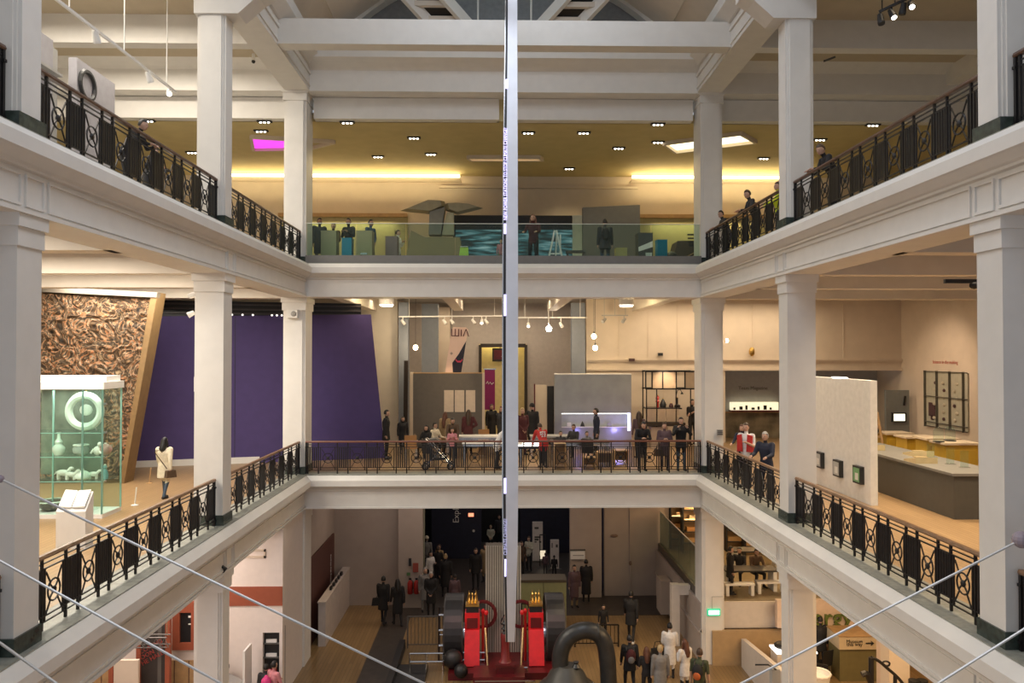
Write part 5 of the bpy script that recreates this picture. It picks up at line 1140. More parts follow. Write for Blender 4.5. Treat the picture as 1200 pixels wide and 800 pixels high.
MB().lathe([(.10, 1.55), (.06, 1.62), (.13, 1.7), (.04, 1.78), (.1, 1.86), (.03, 1.95), (.02, 2.1)], 10).build('finial', BLACK, r)
for s in (-1, 1): MB().tube([(0, 0, 1.75), (s * .14, 0, 1.86), (s * .10, 0, 1.98), (s * .02, 0, 2.12)], .018, 6).build('leaf_arm', BLACK, r)
# swan-neck pipe
Yn = 22.9; r = thing('swan_neck_pipe', 'huge black swan-neck pipe arching over a flared hood in front of the engine', 'pipe', (atY(690, 800, Yn).x, Yn, 0))
ox = atY(690, 800, Yn).x
pp = [atY(x, y, Yn) for x, y in ((660, 792), (656, 778), (657, 762), (663, 749), (674, 740.5), (688, 737.5), (701, 741.5), (708.5, 752), (711.5, 768), (713, 790), (714, 806))]
P_ = [(p.x - ox, 0, p.z) for p in pp] ; P_[-1] = (P_[-1][0], 0, 0.0)
# smooth the centre line
def smooth(pts, n=2):
    for _ in range(n):
        q = [pts[0]]
        for i in range(len(pts) - 1):
            a_, b_ = Vector(pts[i]), Vector(pts[i + 1]); q += [a_ * .75 + b_ * .25, a_ * .25 + b_ * .75]
        pts = q + [pts[-1]]
    return pts
PIP = mat('cast_iron_pipe', (.035, .036, .036), .32, metal=.2, var=.2)
sp = smooth(P_); MB().tube(sp, .245, 18).build('pipe', PIP, r, smooth=True)
MB().torus(tuple(P_[6]), .25, .03, 'X', 16, 5).build('joint_ring', PIP, r)
hx = P_[0][0]; MB().lathe([(.95, 0), (.93, .35), (.78, .5), (.62, .62), (.5, .85), (.34, 1.0), (.28, 1.05)], 20, (hx + .1, -.1, 0)).build('hood', mat('hood_grey', (.06, .058, .052), .45, metal=.2), r, smooth=True)
MB().ell((hx + .3, -.75, .25), .55, .35, .45, 16, 10).build('dome', BLACK, r, smooth=True)
MB().tube([(hx + .95, -.6, 0), (hx + .8, -.65, .75)], .02, 6).build('lever', CHROME, r); MB().lathe([(.09, 1.0), (.12, 1.05), (.06, 1.14), (.09, 1.2)], 10, (hx + .35, -.25, 0)).build('valve', PIP, r)
spot('engine_lamp', (-1.2, 22.0, 5.0), (-.8, 25.2, 1.0), 130, (1, .45, .35), 32, .7)
spot('engine_lamp', (1.9, 22.0, 5.0), (1.3, 25.2, 1.0), 110, (1, .45, .35), 28, .7)
for p, a_, w_ in (((-5.5, 26.5, 5.6), (-4.8, 28.5, 0), 120), ((4.5, 25.2, 5.0), (4.3, 27.2, 0), 170), ((-2.2, 26, 5.5), (-2.4, 26.4, 0), 110), ((2.8, 24.6, 5.0), (3.0, 25.2, 0), 90)): spot('floor_pool_lamp', p, a_, w_, (1, .72, .38), 60, 1.0)
# right of the ground level: mezzanine
MZ = 1.95
mzw = mat('mezz_white', (.62, .55, .48), .6, var=.04)
struct(MB().box(6.85, XR, 25.6, 33.0, 1.1, MZ).build('floor', mzw), 'white fronted mezzanine slab on the right')
struct(MB().box(6.95, XR, 25.7, 32.9, MZ, MZ + .02).build('floor', mat('mezz_floor', (.20, .15, .08), .5, var=.1)), 'tan floor of the right mezzanine')
struct(MB().box(6.65, 6.85, 25.6, 32.6, 0, MZ - .02).box(6.60, 6.65, 25.6, 32.6, .95, 1.0).build('wall_right', GW), 'plaster wall below the right mezzanine')
struct(MB().box(6.95, XR, 32.9, 33.1, 0, 5.7).build('wall_back', mat('amber_wall', (.42, .28, .14), .7)), 'amber lit wall behind the mezzanine')
g = thing('glass_balustrade', 'dark glass balustrade running back along the right mezzanine', 'railing', (6.8, 25.7, MZ)); MB().box(-.08, .1, 0, 6.8, -.12, .26).build('curb', mat('curb_bronze', (.075, .06, .045), .4), g)
GD = glass_mat('smoky_glass', (.55, .62, .56), .12)
for k in range(4): MB().box(-.012, .012, 1.7 * k + .02, 1.7 * k + 1.68, .24, 1.55).build('pane', GD, g)
MB().box(-.02, .02, 0, 6.8, 1.55, 1.58).build('top_rail', GREYP, g)
r = struct(MB().box(6.05, 6.33, 27.0, 27.3, 0, 2.1).box(6.33, 6.7, 27.02, 27.28, 1.75, 2.08).build('column', mzw), 'slender white post under the right mezzanine edge')
r = struct(MB().box(6.2, 6.6, 29.5, 30.3, .25, 1.5).build('trim_5', GW), 'shallow pale pilaster panel on the wall below the mezzanine')
def mtable(label, px, Y):
    r = thing('cafe_table', label, 'table', (atY(px, 680, Y).x, Y, MZ)); MB().box(-.9, .9, -.35, .35, .70, .75).build('tabletop', BLACK, r)
    for x in (-.8, .8): MB().box(x - .06, x + .06, -.3, .3, 0, .70).build('leg', WPAINT, r)
    return r
mtable('long dark mezzanine table with white legs where the visitor reads', 878, 26.9); mtable('second dark mezzanine table behind the first', 885, 29.5)
for px, Y, l in ((866, 26.3, 'white mezzanine bench in front of the reading visitor'), (903, 26.5, 'white mezzanine bench at the right')):
    r = thing('bench', l, 'bench', (atY(px, 690, Y).x, Y, MZ)); MB().box(-.5, .5, -.15, .15, .36, .42).build('seat', WPAINT, r)
    for x in (-.42, .42): MB().box(x - .05, x + .05, -.15, .15, 0, .36).build('leg', WPAINT, r)
AMB = mat('amber_glow', (1, .7, .3), .5, var=0, emit=(1, .62, .25), estr=2.2)
for k, (px, Y) in enumerate(((866, 32.0), (888, 31.2), (800, 32.5), (815, 31.8))):
    r = thing('product_shelf', ['dark shelving with amber lights behind the reading visitor, left unit', 'dark shelving with amber lights behind the reading visitor, right unit', 'amber lit shelving seen over the smoky glass, left unit', 'amber lit shelving seen over the smoky glass, right unit'][k], 'shelf', (atY(px, 640, Y).x, Y, MZ))
    for x in (-.5, .5): MB().box(x - .03, x + .03, 0, .4, 0, 2.4).build('upright', BLACK, r)
    MB().box(-.5, .5, .38, .4, 0, 2.4).build('back_panel', OAKW, r)
    for j in range(5): MB().box(-.5, .5, 0, .4, .4 + .45 * j, .43 + .45 * j).build('shelf_board', BLACK, r); MB().box(-.42 + .1 * (j % 3), .2 + .1 * (j % 2), .1, .3, .43 + .45 * j, .6 + .45 * j).build('goods', [OAKW, ORG, PAN][j % 3], r)
    MB().box(-.42, .42, .05, .12, 2.30, 2.36).build('strip_lamp', AMB, r); MB().box(-.42, .42, .05, .1, 1.36, 1.38).build('strip_lamp', AMB, r)
    point('shelf_lamp', (atY(px, 640, Y).x, Y - .3, MZ + 2.0), 30, (1, .65, .3), .1)
# exit sign
a = atY(838, 719, 25.2); r = thing('exit_sign', 'lit green and white emergency exit sign hung on the far right column', 'sign', (a.x, 25.36, a.z)); MB().cbox((0, 0, 0), .42, .06, .22).build('frame', mat('exit_green', (.03, .42, .2), .4, var=0, emit=(.05, .6, .3), estr=.5), r); MB().cbox((0, -.035, .0), .34, .02, .13).build('light_face', mat('exit_white', (.9, 1, .95), .4, var=0, emit=(.8, 1, .9), estr=1.8), r)
MB().bar((-.05, 0, .11), (-.05, 0, .5), .012).bar((-.05, 0, .5), (.3, 0, .5), .012).build('cable', GREYP, r)
a = atY(822, 740, 25.3); r = thing('keyhole_plate', 'small grey plate low on the far right column', 'plate', (a.x, 25.38, a.z)); MB().cbox((0, 0, 0), .08, .04, .12).build('plate', GREYP, r); MB().cbox((0, -.025, 0), .03, .02, .05).build('hole', BLACK, r)
# under the mezzanine: ramp wall, counter
r = struct(MB().prism([(25.2, 0), (25.2, .9), (21.0, 1.35), (21.0, 0)], 7.9, 8.05, 'X').build('wall_right', mzw), 'white ramp wall under the right gallery')
r = thing('lit_counter', 'bright lit counter with a dark bowl below the mezzanine', 'counter', (8.6, 23.9, 0)); MB().box(0, 1.2, 0, .6, 0, .9).build('body', mzw, r); MB().box(-.03, 1.23, -.03, .63, .9, .95).build('top', LT, r); MB().ell((.3, .3, 1.05), .3, .25, .12, 12, 7).build('bowl', BLACK, r)
# information desk and lettered band
Yd = 24.0
x0 = atY(984, 750, Yd).x; x1 = atY(1034, 750, Yd).x
r = thing('information_desk', 'olive information desk with a cream sign board and arrow under the right gallery', 'desk', (x0, Yd, 0)); zz = lambda y, Y=Yd: 10.1 + (414 - y) / 915 * Y
MB().box(0, x1 - x0, 0, .8, 0, zz(761)).build('body', mat('olive_desk', (.16, .13, .05), .6), r); f = MB().box(-.04, x1 - x0 + .04, -.06, .86, zz(761), zz(746)).build('sign_board', mat('cream_board', (.56, .44, .28), .5), r)
MB().box(-.06, x1 - x0 + .06, -.08, .88, zz(746), zz(745)).build('top', OAKW, r)
text('Museum', 'lettering', f, BLACK, .15, (.43, -.07, zz(751.5)), (PI / 2, 0, 0)); text('this way', 'lettering', f, BLACK, .15, (.43, -.07, zz(755)), (PI / 2, 0, 0))
MB().bar((.78, -.07, zz(753.5)), (1.0, -.07, zz(753.5)), .03).prism([(.93, zz(753.5) + .08), (1.04, zz(753.5)), (.93, zz(753.5) - .08), (.97, zz(753.5))], -.08, -.065, 'Y').build('arrow', BLACK, f)
Ye = 25.0
w = struct(MB().box(9.0, XR, Ye, Ye + .2, zz(736, Ye), zz(704, Ye)).build('trim_6', mat('sign_band', (.62, .47, .36), .6)), 'pinkish band carrying green letters under the right gallery')
t = text('energy', 'lettering', w, mat('moss_letters', (.10, .13, .02), .7, var=.3, scale=20), .74, (atY(925, 722, Ye).x, Ye - .06, zz(724, Ye)), (PI / 2, 0, 0), .05, 'LEFT')
sbox('wall_back', mat('amber_wall', (.42, .28, .14), .7), 'amber lit wall behind the information desk', 7.0, XR, 25.3, 25.5, 0, 1.1)
for k, (px, Y) in enumerate(((961, 23.3), (961, 24.3))): chair('dark chair between the white column and the desk, %s' % ['front', 'rear'][k], px, Y, BLACK, [2.6, 3.6][k], 0)
a = atY(997, 741, 24.9); r = thing('lit_shelf', 'bright lit shelf with brown jars behind the information desk', 'shelf', (a.x, 24.93, 0)); MB().box(-.6, .9, 0, .35, 0, zz(741, 24.9)).build('body', OAKW, r); MB().box(-.6, .9, -.02, .36, zz(741, 24.9), zz(740, 24.9)).build('lit_top', mat('lit_shelf_top', (1, .85, .7), .5, var=0, emit=(1, .82, .62), estr=1.0), r)
for k in range(4): MB().lathe([(.07, 0), (.09, .12), (.05, .2)], 8, (.3 + .17 * k, .15, zz(740, 24.9))).build('jar', DK, r)
a = atY(961, 790, 22.2); r = thing('tub', 'white tub with a rolled rim beside the lower right column', 'tub', (a.x - .1, 22.2, 0)); MB().lathe([(.28, .3), (.36, .9), (.40, 1.0), (.36, 1.02), (.33, .9)], 16).build('shell', WPAINT, r, smooth=True); MB().torus((0, 0, 1.02), .37, .03, 'Z', 18, 6).build('rim', WPAINT, r); MB().lathe([(.25, 0), (.26, .3)], 12).build('base', BLACK, r)
r = struct(MB().box(atY(1033, 770, 22).x, atY(1041, 770, 22).x, 22.0, 22.3, 0, 5.1).build('column', mat('sign_band', (.62, .47, .36), .6)), 'narrow pinkish pier right of the information desk')
r = struct(MB().box(atY(1042, 770, 21.5).x, atY(1066, 770, 21.5).x, 21.5, 22.0, 0, 5.1).build('column', WALLP), 'broad grey-pink pier right of the information desk')
# black scroll stair rail
Yr = 20.0; ax = atY(1020, 770, Yr).x; r = thing('stair_rail', 'black iron scroll stair rail at the bottom right', 'railing', (ax, Yr, 0)); q = lambda x, y: (atY(x, y, Yr).x - ax, 0, atY(x, y, Yr).z)
MB().tube([q(1021, 830), q(1021, 770)], .07, 8).build('newel', IRON, r); MB().tube(smooth([q(1021, 770), q(1030, 774), q(1040, 783), q(1052, 793), (q(1062, 806)[0], 0, q(1062, 806)[2])]), .04, 8).build('handrail', IRON, r)
MB().tube(smooth([q(1033, 777), q(1037, 774), q(1043, 776), q(1042, 780), q(1036, 780), q(1033, 777)]), .025, 6).build('scroll', IRON, r); MB().tube([q(1049, 791), q(1049, 830)], .05, 8).build('post', IRON, r); MB().tube(smooth([q(1010, 790), q(1016, 788), q(1021, 800)]), .08, 8).build('bracket', IRON, r)
for k, px in enumerate((1069, 1079)): 
    a = atY(px + 2, 792, 21.0); r = thing('litter_bin', '%s dark topped canister at the bottom right' % ['left', 'right'][k], 'bin', (a.x, 21.0, 0)); MB().lathe([(.13, 0), (.13, zz(794, 21.5))], 14).build('body', WPAINT, r); MB().lathe([(.14, zz(794, 21.5)), (.14, zz(789, 21.5))], 14).build('lid', BLACK, r)
a = atY(908, 792, 16.5); r = thing('junction_box', 'small grey junction box by the lower right column', 'box', atX(908, 792, WR + .1)); MB().cbox((0, 0, 0), .2, .2, .4).build('box', GREYP, r); MB().tube([(0, -.1, .2), (-.2, -.1, .32), (-.5, -.05, .3)], .02, 6).build('cable', BLACK, r)

# ================================================================== hanging metal blade with light text
Yv = 20.0
r = thing('metal_blade', 'tall polished metal blade hanging down the middle of the atrium, light text along one edge', 'sculpture', (atY(600, 400, Yv).x, Yv, 0))
sec = [(-30, 10.9, 0.8), (60, 11.5, .5), (200, 13.5, 0), (330, 14.2, 0), (560, 14.6, 0), (640, 13.5, -.2), (752, 8.2, -1.0)]
def blade(x0f, x1f, yo0, yo1, nm, m):
    vs = []
    for y, w, dx in sec:
        c = atY(600 + dx, y, Yv); k = Yv / FPX; xo = c.x - r.location.x
        for xf, yo in ((x0f, yo0), (x1f, yo0), (x1f, yo1), (x0f, yo1)): vs.append((xo + (xf) * w * k, yo, c.z))
    fs = []
    for i in range(len(sec) - 1):
        for j in range(4): fs.append((i * 4 + j, i * 4 + (j + 1) % 4, i * 4 + 4 + (j + 1) % 4, i * 4 + 4 + j))
    fs += [(0, 1, 2, 3), tuple((len(sec) - 1) * 4 + j for j in (3, 2, 1, 0))]
    return MB().add(vs, fs).build(nm, m, r)
blade(-.5, .5, 0, .10, 'front_plate', mat('blade_steel', (.74, .75, .80), .38, metal=.6, var=.05, scale=2))
blade(-.72, -.5, .0, .2, 'edge_channel', mat('blade_edge', (.05, .05, .055), .35, metal=.5))
blade(-.80, -.72, .02, .16, 'edge_trim', CHROME)
LED = mat('violet_led', (.5, .45, 1), .5, var=0, emit=(.62, .56, 1.0), estr=1.5)
kx = Yv / FPX
def led(y0, y1, nm='light_bar', dx=-8.2, w=2.6):
    a = atY(600 + dx, y0, Yv); b = atY(600 + dx, y1, Yv); MB().box(a.x - r.location.x - w / 2 * kx, a.x - r.location.x + w / 2 * kx, -.02, 0, b.z, a.z).build(nm, LED, r)
led(93, 104, dx=-6.3); led(262, 274); led(345, 370); led(560, 578); led(655, 675, dx=-7.8, w=2)
a = atY(592.6, 258, Yv); q = text('NEW POWER STATIONS TO STOP CLIMATE CHANGE?', 'light_text', r, LED, .125, (a.x - r.location.x - .005, -.025, a.z), (PI / 2, -PI / 2, 0), .004, 'LEFT'); q.scale = (.78, 1, 1)
a = atY(592.6, 650, Yv); q = text('CLIMATE CHANGE?', 'light_text', r, mat('dim_led', (.3, .3, .5), .5, var=0, emit=(.5, .5, .8), estr=.5), .125, (a.x - r.location.x - .005, -.025, a.z), (PI / 2, -PI / 2, 0), .004, 'LEFT'); q.scale = (.85, 1, 1)
for dx in (-.1, .1): MB().tube([(dx, .05, atY(600, -30, Yv).z), (dx, .05, 19.6)], .02, 6).build('suspension_rod', CHROME, r)
# steel cables
CAB = mat('cable_steel', (.55, .54, .52), .4, metal=.6, var=0)
def cable(label, A, B, knob=None):
    r = thing('steel_cable', label, 'cable', A); d = Vector(B) - Vector(A); MB().tube([(0, 0, 0), d], .016, 6).build('wire', CAB, r)
    MB().ell((0, 0, 0), .05 if not knob else .11, .05 if not knob else .11, .05 if not knob else .11, 12, 8).build('anchor', mat('anchor_mauve', (.30, .25, .29), .4), r)
    MB().ell(d, .05, .05, .05, 8, 6).build('end_fitting', CAB, r)
for l, A, B, kn in (('upper steel cable on the left, running down across the lower balustrade', atX(0, 561, WL + .05), atY(560, 831, 10.0), 0), ('lower steel cable on the left, crossing the bottom corner', atX(-40, 635, WL + .05), atY(330, 840, 9.5), 0), ('short steel cable at the bottom left corner', atX(-60, 710, WL + .05), atY(110, 832, 8.5), 0),
                    ('upper steel cable on the right with a round anchor on the nearest column', atX(1197, 632, WR - .02), atY(780, 846, 10.0), 1), ('lower steel cable on the right crossing the bottom corner', atX(1260, 699, WR - .02), atY(1040, 838, 9.0), 0)):
    cable(l, A, B, kn)
# ================================================================== people
SKIN = mat('skin_light', (.50, .30, .21), .55, var=.04); SKIN2 = mat('skin_tan', (.33, .18, .11), .55, var=.04)
EYE = mat('eye_dark', (.02, .015, .012), .3, var=0); LIP = mat('lip', (.36, .13, .10), .5, var=0)
HAIRM = {'black': mat('hair_black', (.010, .008, .007), .5, var=.2), 'brown': mat('hair_brown', (.05, .026, .014), .5, var=.2), 'blond': mat('hair_blond', (.42, .30, .15), .5, var=.2), 'grey': mat('hair_grey', (.36, .34, .31), .6, var=.1), 'auburn': mat('hair_auburn', (.11, .04, .02), .5, var=.2)}
def cl_(name, c): return mat('cloth_' + name, c, .8, var=.10, scale=14)
CLO = {k: cl_(k, v) for k, v in dict(black=(.012, .011, .012), charcoal=(.035, .034, .036), navy=(.014, .017, .035), grey=(.20, .19, .18), white=(.72, .69, .66), cream=(.68, .60, .46), red=(.48, .025, .02), maroon=(.07, .012, .014), pink=(.55, .22, .24), brown=(.085, .05, .028),
    jeans=(.05, .075, .11), green=(.055, .065, .03), mauve=(.11, .065, .075), blue=(.05, .08, .13), hivis=(.55, .62, .02), tan=(.30, .21, .11), hotpink=(.62, .05, .20), paleg=(.52, .50, .40)).items()}
PEND = []
def V(*a): return Vector(a)
def person(label, x, y, z, face, h=1.75, pose='stand', top='black', legs='black', shoes='black', hair='black', long_=0, skin=0, coat=0.0, lean=0, head=(0, 0), arms=None, group=None, cap=None, slim=1.0, hat=None, sleeves=True, child=False):
    """face: rotation about z; 0 = facing the camera (-Y)"""
    k = h / 1.75
    root = thing('person', label, 'person', (x, y, z), face, group)
    pel = V(0, 0, .93)
    seated = pose == 'sit'
    if seated: pel = V(0, 0, .50)
    L = math.radians(lean); Rm = Matrix.Rotation(L, 3, 'X')      # lean > 0 bends forward (towards -Y)
    def T(p): return pel + Rm @ Vector(p)
    sh = [T((s * .185 * slim, .0, .475)) for s in (-1, 1)]
    neck = T((0, .0, .52)); hp, hy = math.radians(head[0]), math.radians(head[1])
    Hm = Matrix.Rotation(hy, 3, 'Z') @ Matrix.Rotation(L * .35 + hp, 3, 'X')
    hc = neck + (Rm @ V(0, -.01, .06)) + Hm @ V(0, -.015, .115)
    prim = []          # (kind, data, region)
    def cap_(p0, p1, r0, r1, reg): prim.append((Vector(p0), Vector(p1), r0, r1, reg))
    SKN, TOPm, LEG, SHO = 0, 1, 2, 3
    # torso as stacked ellipse rings
    rings = [(-.10, .150, .105), (0, .165 * slim, .115), (.12, .145 * slim, .10), (.26, .165 * slim, .115), (.38, .185 * slim, .12), (.46, .165 * slim, .095), (.51, .075, .065)]
    if coat: rings = [(-.10 - coat, .20 * slim, .15), (-.10, .19 * slim, .135)] + [(a, b * 1.10, c * 1.15) for a, b, c in rings[1:-1]] + [rings[-1]]
    tm = MB(); n = 14; vs = []; fs = []
    for zz_, rx, ry in rings:
        for j in range(n):
            a = 2 * PI * j / n
            p = V(rx * math.cos(a), ry * math.sin(a), zz_)
            if zz_ < -.01 and not seated: vs.append(pel + V(p.x, p.y, p.z))
            else: vs.append(T(p))
    if seated and coat: vs = [V(v.x, v.y, max(v.z, .34)) for v in vs]
    for i in range(len(rings) - 1):
        for j in range(n): fs.append((i * n + j, i * n + (j + 1) % n, (i + 1) * n + (j + 1) % n, (i + 1) * n + j))
    fs += [tuple(range(n))[::-1], tuple((len(rings) - 1) * n + j for j in range(n))]
    tm.add(vs, fs)
    torso_axis = [(T((0, 0, 0)), T((0, 0, .48)), .15, .14)]
    # neck + head
    cap_(T((0, .005, .47)), hc - Hm @ V(0, -.005, .04), .052, .05, SKN)
    # legs
    feet = []
    for i, s in enumerate((-1, 1)):
        hj = pel + V(s * .085 * slim, 0, -.03)
        if seated: kn = hj + V(s * .06, -.42, .0); an = kn + V(0, .04, -.40); an.z = .08
        else:
            st = {'stand': (.0, .0), 'walk': (.20 * s, -.02), 'lean': (.06, .0), 'bend': (.04 * s, .05), 'stride': (.30 * s, -.03)}.get(pose, (0, 0))
            an = V(s * .105 * slim, -st[0], .08); 
            mid = (hj + an) * .5; kn = mid + V(s * .01, -.03 - abs(st[0]) * .25, .01)
            if pose in ('walk', 'stride') and st[0] < 0: an.z = .12
        cap_(hj, kn, .088 * slim, .060, LEG); cap_(kn, an, .060, .042, LEG)
        toe = an + V(s * .02, -.17, -.045); heel = an + V(0, .03, -.035)
        cap_(heel, toe, .045, .035, SHO); feet.append((an, toe))
    # arms
    A = arms or pose
    hands = []
    dirs = {'stand': [((.16, .03, -1), (.06, -.18, -1))] * 2, 'walk': [((.14, .25, -1), (.04, .02, -1)), ((.14, -.25, -1), (.04, -.45, -1))], 'stride': [((.14, .3, -1), (.04, .1, -1)), ((.14, -.3, -1), (.04, -.6, -.9))],
            'lean': [((.28, -.30, -1), (-.55, -.95, .05))] * 2, 'rail': [((.22, -.5, -.9), (-.15, -1, -.15))] * 2, 'phone': [((.18, -.15, -1), (-.55, -.75, .55))] * 2, 'camera': [((.35, -.55, -.7), (-.6, -.35, 1))] * 2,
            'onephone': [((.16, .03, -1), (.06, -.18, -1)), ((.18, -.2, -1), (-.5, -.8, .4))], 'front': [((.14, -.1, -1), (-.62, -.45, -.75))] * 2, 'sit': [((.2, -.45, -.9), (-.25, -1, -.05))] * 2, 'bend': [((.15, -.55, -.9), (.0, -.5, -.95))] * 2, 'hug': [((.25, -.2, -1), (-.9, -.6, .15))] * 2,
            'reach': [((.2, -.8, -.5), (0, -1, -.3)), ((.14, .05, -1), (.04, -.2, -1))], 'hip': [((.55, .12, -1), (-.75, -.35, -.55)), ((.16, .03, -1), (.06, -.18, -1))]}.get(A)
    if dirs is None: dirs = [((.16, .03, -1), (.06, -.18, -1))] * 2
    Ab = Rm if A in ('lean', 'hug') else Matrix.Identity(3)
    for i, s in enumerate((-1, 1)):
        u, f = dirs[i]; u = (V(s * u[0], u[1], u[2])).normalized(); f = (V(s * f[0], f[1], f[2])).normalized()
        el = sh[i] + u * .285; wr = el + f * .25
        fat = 1.25 if coat else 1.0
        cap_(T((s * .13, 0, .465)), sh[i], .075, .068 * fat, TOPm); cap_(sh[i], el, .062 * fat, .046 * fat, TOPm); cap_(el, wr, .046 * fat, .034 * fat, TOPm if sleeves else SKN)
        pm = wr + f * .085; cap_(wr, wr + f * .03, .026, .03, SKN); cap_(wr + f * .03, pm, .032, .030, SKN)
        hands.append((wr, f, pm, s))
    bm = MB(); bm.v = list(tm.v); bm.f = list(tm.f); bm.m = list(tm.m)
    for p0, p1, r0, r1, reg in prim:
        d = (p1 - p0); 
        if d.length < 1e-4: continue
        t = d.normalized(); bm.tube([p0 - t * r0 * .75, p0 - t * r0 * .4, p0, p1, p1 + t * r1 * .4, p1 + t * r1 * .75], [r0 * .5, r0 * .88, r0, r1, r1 * .88, r1 * .5], 10)
    Hrot = Hm
    bm.ell(hc, .076, .095, .118, 14, 10, Hrot)
    bm.ell(hc + Hm @ V(0, -.035, -.055), .055, .055, .058, 12, 8, Hrot)
    bm.ell(hc + Hm @ V(0, -.098, -.012), .014, .020, .026, 8, 6, Hrot)
    for s in (-1, 1): bm.ell(hc + Hm @ V(s * .078, .008, -.008), .012, .020, .030, 8, 6, Hrot)
    me = bpy.data.meshes.new('person_body'); me.from_pydata(bm.v, [], bm.f); me.update()
    ob = bpy.data.objects.new('body', me); COL.objects.link(ob)
    md = ob.modifiers.new('r', 'REMESH'); md.mode = 'VOXEL'; md.voxel_size = .017 if y < 29 else .022
    sm = ob.modifiers.new('s', 'SMOOTH'); sm.factor = .5; sm.iterations = 2
    ob.parent = root; root.scale = (k, k, k)
    PEND.append(dict(ob=ob, root=root, prim=prim, torso=[T((0, 0, -.05)), T((0, 0, .46))], head=hc, mats=[SKIN2 if skin else SKIN, CLO[top], CLO[legs], CLO[shoes]], hands=hands, coat=coat, seated=seated))
    # face
    fm = MB()
    for s in (-1, 1): fm.ell(hc + Hm @ V(s * .032, -.086, .012), .012, .008, .008, 8, 5, Hrot)
    fm.build('eyes', EYE, ob); fm = MB().ell(hc + Hm @ V(0, -.086, -.062), .024, .010, .007, 8, 5, Hrot); fm.build('mouth', LIP, ob)
    # hair
    hm = MB(); n, m_ = 16, 10; vs = []; ps = []
    def hp_(t, a):
        d = V(math.sin(t) * math.cos(a), math.sin(t) * math.sin(a), math.cos(t))
        front = -d.y; p = V(d.x * .088, d.y * .106 + .006, d.z * .128 + .006)
        if front > .25 and d.z < .45: p = V(d.x * .05, d.y * .05, d.z * .06)
        if d.z < -.35 and not long_: p = V(d.x * .05, d.y * .06 , d.z * .07)
        return p
    for i in range(1, m_):
        for j in range(n): ps.append(hp_(PI * i / m_, 2 * PI * j / n))
    ps.append(V(0, .006, .136)); ps.append(V(0, 0, -.06)); hm.v = [tuple(hc + Hm @ p) for p in ps]
    for i in range(m_ - 2):
        for j in range(n): hm.f.append([i * n + j, (i + 1) * n + j, (i + 1) * n + (j + 1) % n, i * n + (j + 1) % n]); hm.m.append(0)
    for j in range(n): hm.f.append([(m_ - 1) * n, j, (j + 1) % n]); hm.f.append([(m_ - 1) * n + 1, (m_ - 2) * n + (j + 1) % n, (m_ - 2) * n + j]); hm.m += [0, 0]
    if long_:
        hm.tube([hc + Hm @ V(0, .05, .04), hc + Hm @ V(0, .085, -.10), T((0, .11, .52 - long_ * .5)), T((0, .13, .50 - long_))], [.08, .085, .09, .05], 10)
        for s in (-1, 1): hm.tube([hc + Hm @ V(s * .065, .02, .03), hc + Hm @ V(s * .085, .02, -.08), T((s * .09, -.03, .50 - long_ * .6))], [.03, .035, .025], 8)
    if hair != 'bald': hm.build('hair', HAIRM[hair], ob, smooth=True)
    if hat:
        q = MB().ell(hc + Hm @ V(0, .005, .05), .10, .115, .10, 14, 8, Hrot); q.ell(hc + Hm @ V(0, -.10, .045), .07, .06, .012, 10, 5, Hrot); q.build('hat', CLO[hat], ob, smooth=True)
    root['hands'] = 0; del root['hands']
    P_ = dict(root=root, T=T, hands=hands, k=k, ob=ob, hc=hc, Hm=Hm, pel=pel)
    return P_
